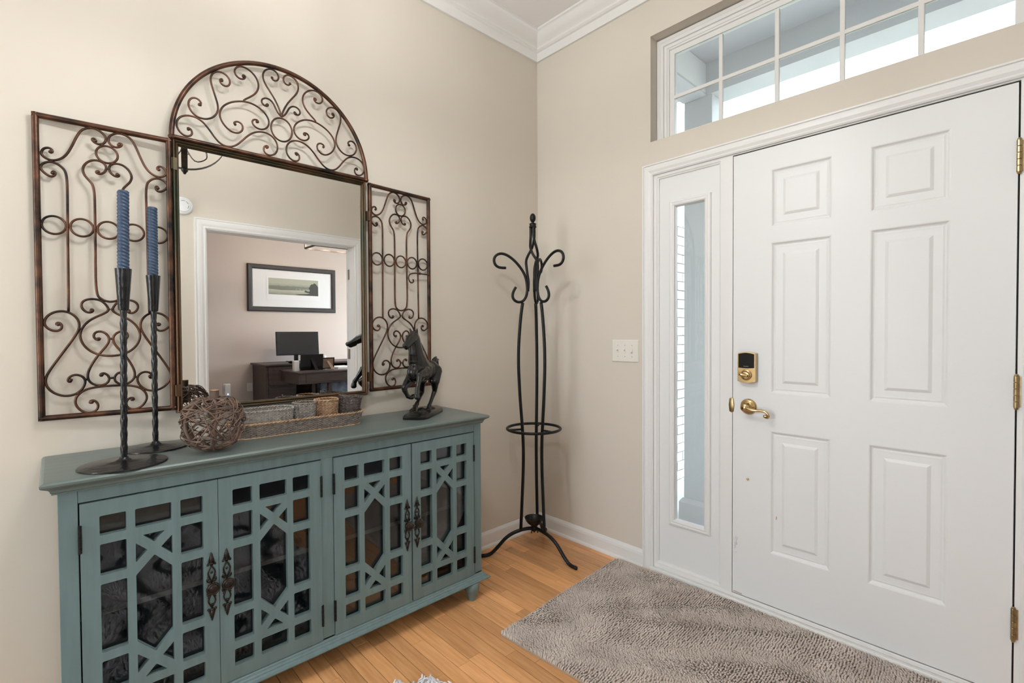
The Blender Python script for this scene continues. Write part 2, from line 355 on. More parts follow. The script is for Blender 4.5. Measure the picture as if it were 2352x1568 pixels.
S(gap_shade.build('trim_9', M['lockblack']), 'dark strip for the shade in the gap round the entry door')
sl = MB(); sl.box(-.022, .16, -.826, -2.19, 0, .028); sl.box(-.004, .15, -.846, -2.1655, .028, .045)
S(sl.build('trim_5', M['trim'], bev=.003), 'white painted threshold under the entry door')
def rect_x(y0, y1, z0, z1, x): return [(x, y0, z0), (x, y1, z0), (x, y1, z1), (x, y0, z1)]
# sidelight
w2 = thing('window_2', 'tall narrow sidelight window left of the white entry door', None, (.02, -1.02, .045)); S(w2)
SY0, SY1, SZ0, SZ1 = -.846, -1.1985, .045, 2.0745
GY0, GY1, GZ0, GZ1 = -.942, -1.118, .292, 1.912
to3 = lambda a, b, d: (d, a, b)
plate('sidelight_panel', [(SY0, SZ0), (SY1, SZ0), (SY1, SZ1), (SY0, SZ1)], [[(GY0, GZ0), (GY1, GZ0), (GY1, GZ1), (GY0, GZ1)]], .014, .05, M['door'], w2, to3)
MB().sweep([(.014, GY0, GZ0), (.014, GY0, GZ1), (.014, GY1, GZ1), (.014, GY1, GZ0)], [(.021, 0), (.021, .005), (.017, .010), (.010, .012), (.004, .010), (-.002, .0125), (-.008, .010), (-.012, .002), (-.012, -.018)], (-1, 0, 0), True).build('glazing_bead', M['trim'], w2)
MB().sweep([(.0, SY0, SZ0), (.0, SY0, SZ1), (.0, SY1, SZ1), (.0, SY1, SZ0)], [(0, -.014), (0, 0.0), (-.009, 0.0), (-.012, -.004), (-.018, -.007), (-.0185, -.014)], (-1, 0, 0), True).build('stop_moulding', M['trim'], w2)
MB().box(.028, .032, GY0+.01, GY1-.01, GZ0-.01, GZ1+.01).build('glass_pane', M['clear'], w2)
# six-panel door
d1 = thing('door_1', 'white six-panel entry door with brass lever and keypad lock', None, (0, -1.7, .049)); S(d1)
Y0, Y1, Z0, Z1 = -1.2485, -2.1605, .049, 2.069
PC = [(-1.411, -1.640), (-1.767, -1.998)]; PR = [(1.7205, 1.971), (.992, 1.653), (.2815, .825)]
holes = [[(a, z0), (b, z0), (b, z1), (a, z1)] for a, b in PC for z0, z1 in PR]
plate('door_slab', [(Y0, Z0), (Y1, Z0), (Y1, Z1), (Y0, Z1)], holes, 0.0, .044, M['door'], d1, to3)
for a, b in PC:
    for z0, z1 in PR:
        L = []
        for ins, dep in ((0, 0), (.004, .001), (.010, .0075), (.014, .009), (.020, .0072), (.024, .0075), (.046, .0075), (.056, .0022), (.058, .0018)):
            L.append([(dep, a-ins, z0+ins), (dep, b+ins, z0+ins), (dep, b+ins, z1-ins), (dep, a-ins, z1-ins)])
        MB().loft(L).build('door_panel', M['door'], d1)
for zc in (1.829, 1.062, .294):
    hb = MB()
    for k in range(5): hb.lathe([(.0062, -.0098), (.0068, -.009), (.0068, .009), (.0062, .0098)], (-.006, -2.1635, zc-.042+k*.021), 12)
    hb.ball((-.006, -2.1635, zc+.054), .0055); hb.ball((-.006, -2.1635, zc-.054), .0055)
    hb.box(-.001, .001, -2.161, -2.175, zc-.05, zc+.05)
    hb.build('door_hinge', M['brass_dull'], d1)
# keypad deadbolt
kp = [(-1.2795, 1.042), (-1.2795, 1.166)]
arc_t = [(-1.2795-.077*t, 1.166+.0065*math.sin(PI*t)) for t in np.linspace(0, 1, 9)]; arc_b = [(-1.2795-.077*t, 1.040-.0075*math.sin(PI*t)) for t in np.linspace(1, 0, 9)]
plate('keypad_body', arc_t+arc_b, [], -.027, 0.0, M['brass'], d1, to3)
sc_t = [(-1.2845-.067*t, 1.163+.0055*math.sin(PI*t)) for t in np.linspace(0, 1, 9)]; sc_b = [(-1.2845-.067*t, 1.101-.002*math.sin(PI*t)) for t in np.linspace(1, 0, 9)]
plate('keypad_cover', sc_t+sc_b, [], -.0295, -.026, M['lockblack'], d1, to3)
Rx = Matrix.Rotation(-PI/2, 4, 'Y')
mb = MB(); mb.lathe([(.0245, 0), (.0245, .002), (.022, .0045), (.018, .0055), (.0175, .011), (.015, .0145), (.0, .0155)], n=24); mb.xf(Matrix.Translation((-.027, -1.318, 1.069)) @ Rx).build('turn_rose', M['brass'], d1, smooth=True)
MB().tube([(-.052, -1.296, 1.075), (-.053, -1.305, 1.072), (-.050, -1.318, 1.069), (-.049, -1.332, 1.065)], [.0055, .0075, .008, .006], 10, res=3).build('thumb_turn', M['brass'], d1, smooth=True)
txt = bpy.data.curves.new('keypad_brand', 'FONT'); txt.body = 'Kwikset'; txt.size = .0065; txt.align_x = 'CENTER'; txt.extrude = .0001
to = bpy.data.objects.new('keypad_lettering', txt); COL.objects.link(to); to.matrix_world = Matrix(((0, 0, -1, -.0297), (-1, 0, 0, -1.318), (0, 1, 0, 1.106), (0, 0, 0, 1)))
bpy.context.view_layer.update()
tme = bpy.data.meshes.new_from_object(to.evaluated_get(bpy.context.evaluated_depsgraph_get())); tme.transform(to.matrix_world); bpy.data.objects.remove(to)
M['print'] = mat('grey_print', (.35, .35, .35), .5); link('keypad_lettering', tme, M['print'], d1)
# lever
mb = MB(); mb.lathe([(.0365, 0), (.0365, .002), (.034, .006), (.028, .010), (.018, .013), (.015, .02), (.0145, .034), (.017, .036), (.0165, .052), (.012, .056), (0, .057)], n=28); mb.xf(Matrix.Translation((0, -1.319, .923)) @ Rx).build('lever_rose', M['brass'], d1, smooth=True)
MB().tube([(-.046, -1.322, .922), (-.050, -1.345, .917), (-.050, -1.370, .916), (-.050, -1.395, .917), (-.050, -1.412, .911), (-.049, -1.419, .900), (-.046, -1.414, .891), (-.044, -1.407, .8925)], [.010, .008, .0062, .0055, .0058, .0062, .007, .0075], 12, res=4).build('lever_handle', M['brass'], d1, smooth=True)
MB().ball((-.043, -1.405, .894), .0085, 10, 8).build('lever_knob', M['brass'], d1, smooth=True)
MB().ball((-.002, -1.3165, .592), (.005, .0055, .0055), 10, 8).build('brass_pin', M['brass'], d1, smooth=True)
mb = MB(); mb.lathe([(.0, -.035), (.010, -.03), (.0135, 0), (.010, .03), (0, .035)], n=14); mb.xf(Matrix.Translation((-.0005, -1.2425, .923)) @ Matrix.Scale(.25, 4, (1, 0, 0))); S(mb.build('trim_6', M['brass_dull'], smooth=True), 'brass strike plate lip on the door post')
# a few scuffs in the paint near the lock edge
M['scuff'] = mat('grey_scuff', (.33, .35, .40), .8); M['chip'] = mat('bare_chip', (.36, .17, .09), .8)
for q in range(14):
    yy = -1.256-random.random()*.018; zz = .235+random.random()*.075
    MB().tube([(-.0003, yy, zz), (-.0003, yy-random.uniform(-.006, .006), zz+random.uniform(.006, .02))], .0004, 4).build('paint_scuff', M['scuff'], d1)
MB().tube([(-.0002, -1.4365, .453), (-.0002, -1.438, .447), (-.0002, -1.4365, .439)], .0014, 5).build('paint_chip', M['chip'], d1)
MB().tube([(-.0002, -1.252, .056), (-.0002, -1.272, .0545), (-.0002, -1.292, .054)], .0013, 5).build('paint_chip', M['chip'], d1)
# transom
w1 = thing('window_1', 'wide ten-lite transom window above the entry door', None, (.07, -1.53, TZ0)); S(w1)
FX = .062
fprof = [(0, .09), (0, 0), (.016, 0), (.02, .006), (.034, .008), (.036, .022), (.050, .024), (.052, .03), (.060, .032), (.062, .045), (.088, .047), (.088, .09)]
def win_loop(x, y0, y1, z0, z1): return [(x, y0, z0), (x, y0, z1), (x, y1, z1), (x, y1, z0)]
MB().sweep(win_loop(FX, TY0-.002, TY1+.002, TZ0-.045, TZ1-.006), [(-a*.97, -b*.6) for a, b in fprof], (-1, 0, 0), True).build('window_frame', M['trim'], w1)
gy0, gy1, gz0, gz1 = -.908, -2.146, 2.288, 2.698
nx = 5
for k in range(1, nx):
    y = [-1.1496, -1.4025, -1.6516, -1.9027][k-1]; MB().box(.086, .102, y-.0095, y+.0095, gz0-.01, gz1+.01).build('muntin', M['trim'], w1, bev=.003)
MB().box(.0865, .1015, gy0+.005, gy1-.005, 2.481, 2.5).build('muntin', M['trim'], w1, bev=.003)
MB().box(.092, .096, gy0+.02, gy1-.02, gz0-.012, gz1+.03).build('glass_pane', M['clear'], w1)
# light switch plate
sw = thing('light_switch', 'ivory triple toggle switch plate on the wall by the sidelight', 'switch', (0, -.664, 1.16))
MB().loft([rect_x(-.579, -.749, 1.1, 1.222, 0), rect_x(-.579, -.749, 1.1, 1.222, -.003), rect_x(-.583, -.745, 1.104, 1.218, -.0065)]).build('cover_plate', M['plastic'], sw)
for k, yy in enumerate((-.6185, -.664, -.7095)):
    MB().loft([rect_x(yy+.0055, yy-.0055, 1.149, 1.173, -.006), rect_x(yy+.005, yy-.005, 1.150, 1.172, -.009)]).build('toggle_bezel', M['plastic'], sw)
    s = 1 if k < 2 else -1
    MB().tube([(-.006, yy, 1.161), (-.018, yy, 1.161+s*.008)], [.0045, .0035], 8).build('toggle', M['plastic'], sw)
    for dz in (-.031, .031): MB().ball((-.0065, yy, 1.161+dz), (.0012, .0028, .0028), 8, 4).build('screw', M['nickel'], sw)
# ------------------------------------------------------------------ porch outside
S(MB().box(.15, 4.5, -4.0, .1, -.3, -.14).build('floor_porch', M['concrete']))
S(MB().box(-12, 30, -25, 25, -.5, -.32).build('floor_lawn', mat('lawn', (.22, .27, .14), .95, var=.4, scale=3)))
S(MB().box(.15, 1.5, -3.2, .1, 3.16, 3.22).build('ceiling_porch', M['porch']))
bm_ = thing('porch_beam', 'blue-grey painted porch beam seen through the transom', 'beam', (1.1, -1.6, 2.94))
MB().box(1.10, 1.30, -3.2, -.43, 2.94, 3.16).build('cross_beam', M['porch'], bm_)
MB().box(.16, 1.10, -.43, -.60, 2.95, 3.155).build('side_beam', M['porch_lit'], bm_)
MB().box(.16, 1.098, -.428, -.604, 2.935, 2.952).build('soffit_board', M['porch'], bm_)
pc = thing('porch_column', 'square blue-grey porch column with plinth outside the sidelight', 'column', (1.2, -.535, -.14))
MB().box(1.11, 1.30, -.432, -.64, .02, 2.94).build('shaft', M['porch'], pc, bev=.004)
MB().loft([[(x, y, z) for x, y in ((1.085-e, -.405+e), (1.085-e, -.667-e), (1.325+e, -.667-e), (1.325+e, -.405+e))] for e, z in ((0, -.14), (0, 0.0), (-.008, .015), (-.02, .03))], cap0=True).build('plinth', M['porch'], pc)
bw = S(MB().box(.15, 3.6, .115, .3, -.3, 3.4).build('wall_porch', M['mortar']))
bb = MB().box(-.0975, .0975, -.03, .012, -.0375, .0375); bme = None
for r in range(31):
    for k in range(6):
        xx = 1.55+k*.208+(r % 2)*.104
        zz = -.26+r*.085
        if bme is None:
            o = bb.build('brick', M['brick'], bw, bev=.004); bme = o.data
        else: o = link('brick', bme, None, bw)
        o.location = (xx, .105+random.uniform(-.003, .003), zz)
# ------------------------------------------------------------------ office doorway opposite the mirror
cw = 1.42
casing('trim_7', [(DX0+.012, YR, 0), (DX0+.012, YR, DZ-.012), (DX1-.012, YR, DZ-.012), (DX1-.012, YR, 0)], (0, 1, 0), w=cw)
jb = MB(); jb.box(DX0, DX0+.018, YR-.13, YR, 0, DZ); jb.box(DX1-.018, DX1, YR-.13, YR, 0, DZ); jb.box(DX0, DX1, YR-.13, YR, DZ-.018, DZ)
S(jb.build('trim_8', M['trim']))
for k, (hx, sgn) in enumerate(((DX0+.018, 1), (DX1-.018, -1))):
    dd = thing('door_%d' % (k+2), ('white office door folded open at the left jamb seen in the mirror', 'white office door standing open at the right jamb seen in the mirror')[k], None, (hx, YR-.13, 0)); S(dd)
    MB().box(hx-sgn*.62, hx-sgn*.004, YR-.180, YR-.145, .01, DZ-.02).build('door_slab', M['door'], dd, bev=.002)
    for zc in (1.85, 1.06, .28):
        hb = MB(); hb.box(hx, hx+sgn*.002, YR-.128, YR-.095, zc-.05, zc+.05); hb.lathe([(.006, -.05), (.006, .05)], (hx+sgn*.004, YR-.134, zc), 10); hb.build('door_hinge', M['nickel'], dd)
# ------------------------------------------------------------------ sideboard
sb = thing('sideboard', 'teal grey four-door sideboard with fretwork glass doors', 'sideboard', (-1.555, -.2, 0))
BX0, BX1, BYF, BYB = -2.297, -.806, -.385, -.03
def rect_z(x0, x1, y0, y1, z): return [(x0, y0, z), (x1, y0, z), (x1, y1, z), (x0, y1, z)]
L = []
for e, z in ((-.022, .8335), (-.024, .837), (-.0205, .839), (-.019, .845), (-.016, .849), (-.0095, .853), (-.003, .857), (0, .860), (.0005, .866), (-.003, .8705), (-.008, .872)):
    L.append(rect_z(-2.331-e, -.779+e, -.419-e, -.012, z))
MB().loft(L, cap0=True).build('top', M['teal_top'], sb)
MB().box(BX0, BX0+.016, -.365, BYB, .1, .835).build('side_panel', M['teal'], sb)
MB().box(BX1-.016, BX1, -.365, BYB, .1, .835).build('side_panel', M['teal'], sb)
for x0, x1 in ((BX0, -2.2555), (-.8475, BX1)): MB().box(x0, x1, BYF, BYF+.03, .1, .8335).build('corner_stile', M['teal'], sb, bev=.0015)
MB().box(-1.578, -1.5325, BYF, BYF+.03, .1, .797).build('centre_stile', M['teal'], sb, bev=.001)
MB().box(-2.255, -.848, BYF+.0008, BYF+.03, .797, .8335).build('top_rail', M['teal'], sb)
MB().box(-2.28, -.822, BYB-.006, BYB, .1, .835).build('back_panel', M['cab_in'], sb)
MB().box(-2.28, -.822, -.355, BYB, .1, .112).build('bottom_board', M['cab_in'], sb)
MB().box(-2.28, -.822, -.33, BYB, .44, .456).build('shelf', M['cab_shelf'], sb)
MB().box(-1.565, -1.55, -.35, BYB, .11, .83).build('divider', M['cab_in'], sb)
pl = []
for e, z in ((.030, .058), (.031, .064), (.026, .067), (.024, .073), (.020, .078), (.017, .079), (.016, .084), (.012, .089), (.009, .0905), (.008, .096), (.004, .100), (.0, .104), (0, .112)):
    pl.append(rect_z(BX0-e, BX1+e, BYF-e, BYB, .118-(.112-z)*.62))
MB().loft(pl, cap0=True).build('plinth_moulding', M['teal'], sb)
foot = [(r*1.30, z*1.46) for r, z in [(.0, 0), (.0135, 0), (.0145, .003), (.016, .012), (.021, .022), (.0262, .034), (.0275, .043), (.026, .051), (.022, .057), (.018, .059), (0, .059)]]
for fx in (-2.235, -.868):
    for fy in (-.388, -.075): MB().lathe(foot, (fx, fy, 0), 28).build('bun_foot', M['teal'], sb, smooth=True)
def fret(x0, flip):
    """one fretwork door, local a from hinge side"""
    w = .336; g = lambda a: x0+a
    R = [g(a) for a in (.042, .102, .1225, .212, .2345, .2945)] if not flip else [g(w-a) for a in (.2945, .2345, .212, .1225, .102, .042)]
    hs = []
    rows = [(.694, .750), (.579, .6685), (.3565, .5535), (.2405, .331), (.159, .215)]
    for c in (0, 4):
        for z0, z1 in rows: hs.append(rrect(R[c], R[c+1], z0, z1, .004))
    a, b = R[2], R[3]; m = (a+b)/2
    hs.append(rrect(a, b, .694, .750, .004)); hs.append(rrect(a, b, .159, .215, .004))
    for s in (1, -1):
        zz = lambda z: .4545+s*(z-.4545)
        hs.append(rpoly([(m-.0275, zz(.6685)), (m+.0275, zz(.6685)), (m, zz(.6405))], .003))
        hs.append(rpoly([(a, zz(.649)), (a+.0285, zz(.6205)), (a, zz(.5915))], .003))
        hs.append(rpoly([(b, zz(.649)), (b-.0285, zz(.6205)), (b, zz(.5915))], .003))
    hs.append(rpoly([(m, .602), (b, .5535), (b, .3555), (m, .307), (a, .3555), (a, .5535)], .003))
    d = plate('fretwork_door', [(x0, .115), (x0+w, .115), (x0+w, .793), (x0, .793)], hs, BYF-.004, BYF+.017, M['teal'], sb)
    d['label'] = 'fretwork door with dark glass'
    MB().box(x0+.03, x0+w-.03, BYF+.0175, BYF+.0205, .145, .765).build('glass_panel', M['cab_glass'], d)
    hx = x0+w-.021 if not flip else x0+.021
    if True:
        e = x0 if not flip else x0+w
        for z0 in (.656, .17): 
            hb = MB().box(e-.0035, e+.0035, BYF-.007, BYF+.006, z0, z0+.078)
            for k in range(5): hb.lathe([(.0042, 0), (.0042, .0145)], (e, BYF-.0065, z0+.0006+k*.0155), 8)
            hb.build('butt_hinge', M['black'], d)
    # ornate pull
    y = BYF-.0055; zc = .451; h = MB()
    for s in (1, -1):
        h.tube([(hx, y, zc+s*.012), (hx-.004, y, zc+s*.026), (hx-.0095, y-.001, zc+s*.042), (hx-.0085, y-.001, zc+s*.052), (hx, y, zc+s*.068)], .0024, 6, res=3)
        h.tube([(hx, y, zc+s*.012), (hx+.004, y, zc+s*.026), (hx+.0095, y-.001, zc+s*.042), (hx+.0085, y-.001, zc+s*.052), (hx, y, zc+s*.068)], .0024, 6, res=3)
        for t in (1, -1):
            h.tube([(hx+t*.003, y, zc+s*.019), (hx+t*.009, y, zc+s*.017), (hx+t*.013, y, zc+s*.021), (hx+t*.011, y, zc+s*.026)], .0026, 6, res=2)
            h.ball((hx+t*.011, y-.001, zc+s*.025), .0042, 6, 5); h.ball((hx+t*.010, y-.001, zc+s*.073), .0042, 6, 5); h.ball((hx+t*.010, y, zc+s*.034), .0028, 6, 4)
        h.ball((hx, y-.002, zc+s*.075), .0045, 6, 5); h.ball((hx, y-.001, zc+s*.046 if s > 0 else zc-.058), .004, 6, 5)
        for k in range(6):
            q = 1-k/6.5
            for t in (1, -1): h.ball((hx+t*.0075*q, y, zc+s*(.079+k*.0052)), .0032*(.55+.45*q), 6, 4)
        h.tube([(hx, y-.0005, zc+s*.07), (hx, y-.001, zc+s*.09), (hx, y, zc+s*.111)], [.0048, .0055, .0014], 6)
    h.ball((hx, y, zc), (.0125, .003, .016), 10, 6)
    h.build('pull_backplate', M['bronze'], d, smooth='all')
    k = MB().lathe([(.0065, 0), (.006, .008), (.008, .012), (.015, .014), (.0165, .0165), (.0155, .019), (.0125, .0205), (.011, .0195), (.0085, .0215), (.004, .0225), (0, .023)], n=20)
    k.xf(Matrix.Translation((hx, BYF-.006, zc)) @ Matrix.Rotation(PI/2, 4, 'X') @ Matrix.Scale(1.2, 4)).build('pull_knob', M['bronze'], d, smooth=True)
for x0, fl in ((-2.2525, False), (-1.9150, True), (-1.5310, False), (-1.1890, True)): fret(x0, fl)
# ------------------------------------------------------------------ wrought iron triptych mirror
mr = thing('wall_mirror', 'copper-toned wrought iron triptych mirror with arched scroll top', 'mirror', (-1.59, -.05, .97))
IW = {'A':[(0.0346,1.8556),(0.0376,1.8528),(0.0402,1.8590),(0.0370,1.8669),(0.0282,1.8694),(0.0180,1.8650),(0.0115,1.8515),(0.0126,1.8414),(0.0200,1.8344),(0.0301,1.8297),(0.0364,1.8286),(0.0506,1.8323),(0.0637,1.8421),(0.0758,1.8588),(0.0869,1.8878),(0.0980,1.9207),(0.1078,1.9426),(0.1188,1.9533),(0.1353,1.9589),(0.1519,1.9580),(0.1657,1.9480),(0.1740,1.9355),(0.1732,1.9225),(0.1666,1.9118),(0.1567,1.9066),(0.1455,1.9087),(0.1379,1.9159),(0.1361,1.9216),(0.1403,1.9255),(0.1458,1.9225),(0.1451,1.9173)],
'B':[(0.0383,1.7890),(0.0371,1.7929),(0.0413,1.7965),(0.0453,1.7917),(0.0447,1.7839),(0.0394,1.7777),(0.0330,1.7761),(0.0242,1.7799),(0.0130,1.7916),(0.0089,1.7993),(0.0108,1.8100),(0.0185,1.8185),(0.0300,1.8234),(0.0376,1.8243),(0.0504,1.8218),(0.0619,1.8119),(0.0696,1.7994),(0.0733,1.7824),(0.0724,1.7152),(0.0715,1.6231),(0.0706,1.5379),(0.0709,1.5069),(0.0703,1.4359),(0.0691,1.3415)],
'C':[(0.1507,1.8148),(0.1474,1.8177),(0.1446,1.8128),(0.1481,1.8077),(0.1579,1.8078),(0.1693,1.8155),(0.1738,1.8311),(0.1711,1.8434),(0.1614,1.8512),(0.1474,1.8540),(0.1336,1.8511),(0.1211,1.8401),(0.1127,1.8258),(0.1105,1.8111),(0.1149,1.7958),(0.1270,1.7820),(0.1378,1.7695),(0.1408,1.7519),(0.1407,1.6902),(0.1402,1.6248),(0.1398,1.5447),(0.1393,1.5128),(0.1383,1.4143),(0.1417,1.3999),(0.1513,1.3856),(0.1624,1.3794),(0.1765,1.3780)],
'D':[(0.1266,1.3454),(0.1234,1.3475),(0.1256,1.3519),(0.1312,1.3506),(0.1305,1.3441),(0.1254,1.3396),(0.1144,1.3390),(0.1050,1.3478),(0.0993,1.3621),(0.1019,1.3748),(0.1124,1.3834),(0.1262,1.3865),(0.1428,1.3853),(0.1540,1.3802),(0.1637,1.3695),(0.1720,1.3531),(0.1705,1.3457),(0.1589,1.3362),(0.1391,1.3267),(0.1223,1.3155),(0.1084,1.3009),(0.0985,1.2810),(0.0950,1.2648),(0.0980,1.2450),(0.1072,1.2249),(0.1206,1.2101),(0.1399,1.1978),(0.1567,1.1935),(0.1765,1.1927)],
'E':[(0.0435,1.2998),(0.0403,1.2976),(0.0378,1.3022),(0.0420,1.3068),(0.0493,1.3040),(0.0535,1.2952),(0.0515,1.2835),(0.0428,1.2775),(0.0299,1.2776),(0.0173,1.2863),(0.0099,1.2985),(0.0101,1.3107),(0.0167,1.3265),(0.0297,1.3390),(0.0478,1.3439),(0.0635,1.3432),(0.0793,1.3347),(0.0911,1.3205),(0.0970,1.3008),(0.0945,1.2828),(0.0834,1.2577),(0.0615,1.2224),(0.0400,1.1841),(0.0202,1.1498),(0.0109,1.1310),(0.0094,1.1119),(0.0141,1.0941),(0.0279,1.0754),(0.0485,1.0649),(0.0669,1.0633),(0.0857,1.0689),(0.0994,1.0823),(0.1074,1.1016),(0.1081,1.1161),(0.1002,1.1282),(0.0867,1.1347),(0.0733,1.1326),(0.0639,1.1225),(0.0629,1.1136),(0.0676,1.1087),(0.0730,1.1119),(0.0709,1.1163)],
'F':[(0.1407,1.2506),(0.1441,1.2557),(0.1483,1.2516),(0.1440,1.2454),(0.1351,1.2492),(0.1291,1.2591),(0.1313,1.2700),(0.1397,1.2773),(0.1524,1.2773),(0.1636,1.2699),(0.1719,1.2568),(0.1717,1.2420),(0.1628,1.2237),(0.1484,1.2074),(0.1369,1.1894),(0.1226,1.1626),(0.1140,1.1412),(0.1124,1.1231),(0.1162,1.1083),(0.1271,1.0966),(0.1438,1.0917),(0.1580,1.0944),(0.1681,1.1048),(0.1706,1.1158),(0.1656,1.1291),(0.1558,1.1360),(0.1473,1.1339),(0.1444,1.1278),(0.1480,1.1239),(0.1522,1.1273),(0.1500,1.1304)],
'G':[(0.1223,1.0385),(0.1195,1.0343),(0.1160,1.0390),(0.1196,1.0445),(0.1277,1.0453),(0.1360,1.0390),(0.1405,1.0257),(0.1369,1.0114),(0.1256,1.0023),(0.1091,1.0022),(0.0929,1.0122),(0.0824,1.0296),(0.0791,1.0461),(0.0842,1.0618),(0.0966,1.0770),(0.1159,1.0865),(0.1438,1.0899),(0.1765,1.0905)]}
IV = {'a1':[(-0.3355,2.0238),(-0.3398,2.0266),(-0.3340,2.0326),(-0.3255,2.0266),(-0.3220,2.0142),(-0.3259,2.0031),(-0.3374,1.9966),(-0.3529,1.9974),(-0.3666,2.0102),(-0.3733,2.0297),(-0.3716,2.0466),(-0.3617,2.0627),(-0.3461,2.0733),(-0.3262,2.0772),(-0.3061,2.0758),(-0.2858,2.0648),(-0.2683,2.0426),(-0.2506,2.0165),(-0.2356,1.9997),(-0.2173,1.9923),(-0.1954,1.9937),(-0.1762,2.0046),(-0.1565,2.0274),(-0.1366,2.0542),(-0.1165,2.0722),(-0.0929,2.0842),(-0.0690,2.0871),(-0.0465,2.0804),(-0.0309,2.0679),(-0.0206,2.0445),(-0.0226,2.0216),(-0.0335,2.0040),(-0.0511,1.9952),(-0.0684,1.9973),(-0.0786,2.0095),(-0.0766,2.0264),(-0.0662,2.0357),(-0.0576,2.0331),(-0.0594,2.0253),(-0.0646,2.0258)],
'a2':[(-0.2966,2.1259),(-0.3002,2.1214),(-0.3030,2.1256),(-0.2980,2.1316),(-0.2922,2.1300),(-0.2935,2.1363),(-0.2993,2.1447),(-0.3108,2.1483),(-0.3223,2.1456),(-0.3325,2.1330),(-0.3362,2.1152),(-0.3288,2.0958),(-0.3147,2.0817),(-0.2973,2.0757),(-0.2767,2.0777),(-0.2587,2.0864),(-0.2433,2.1047),(-0.2363,2.1241),(-0.2372,2.1445),(-0.2439,2.1665),(-0.2526,2.1946),(-0.2598,2.2195),(-0.2625,2.2391),(-0.2562,2.2584),(-0.2409,2.2717),(-0.2225,2.2756),(-0.2040,2.2683),(-0.1924,2.2514),(-0.1951,2.2329),(-0.2078,2.2224),(-0.2202,2.2244),(-0.2308,2.2329),(-0.2306,2.2433),(-0.2244,2.2496),(-0.2192,2.2466),(-0.2230,2.2418)],
'a3':[(-0.1481,2.2834),(-0.1520,2.2856),(-0.1464,2.2911),(-0.1399,2.2884),(-0.1400,2.2802),(-0.1499,2.2696),(-0.1628,2.2704),(-0.1771,2.2795),(-0.1807,2.2941),(-0.1751,2.3102),(-0.1589,2.3221),(-0.1394,2.3232),(-0.1165,2.3136),(-0.1001,2.2978),(-0.0903,2.2740),(-0.0923,2.2515),(-0.1044,2.2276),(-0.1246,2.2102),(-0.1461,2.1944),(-0.1485,2.1883)],
'a4':[(-0.1798,2.0866),(-0.1845,2.0888),(-0.1828,2.0963),(-0.1684,2.1030),(-0.1556,2.0971),(-0.1493,2.0829),(-0.1544,2.0654),(-0.1707,2.0528),(-0.1898,2.0521),(-0.2100,2.0640),(-0.2253,2.0823),(-0.2342,2.1040),(-0.2323,2.1253),(-0.2181,2.1505),(-0.1960,2.1686),(-0.1673,2.1812),(-0.1446,2.1877),(-0.1183,2.1889),(-0.0916,2.1810),(-0.0679,2.1645),(-0.0544,2.1428),(-0.0529,2.1229),(-0.0618,2.1038),(-0.0792,2.0924),(-0.0995,2.0914),(-0.1161,2.1030),(-0.1202,2.1163),(-0.1124,2.1276),(-0.0990,2.1297),(-0.0924,2.1225),(-0.0975,2.1156),(-0.1008,2.1190)],
'a5':[(-0.0409,2.3159),(-0.0399,2.3096),(-0.0295,2.3051),(-0.0188,2.3114),(-0.0125,2.3247),(-0.0166,2.3401),(-0.0306,2.3517),(-0.0498,2.3511),(-0.0690,2.3397),(-0.0778,2.3183),(-0.0747,2.2976),(-0.0664,2.2785),(-0.0493,2.2585),(-0.0322,2.2346),(-0.0184,2.2092),(-0.0098,2.1857),(-0.0053,2.1691)],
'a6':[(-0.0640,2.1957),(-0.0640,2.2016),(-0.0584,2.2056),(-0.0550,2.1996),(-0.0606,2.1916),(-0.0744,2.1936),(-0.0845,2.2032),(-0.0809,2.2189),(-0.0671,2.2270),(-0.0498,2.2271),(-0.0359,2.2148),(-0.0292,2.1966),(-0.0223,2.1819),(-0.0117,2.1721),(-0.0053,2.1683)]}
MXC = -1.59; HX = .388; ZT, ZB = 1.966, .997; YM = -.05
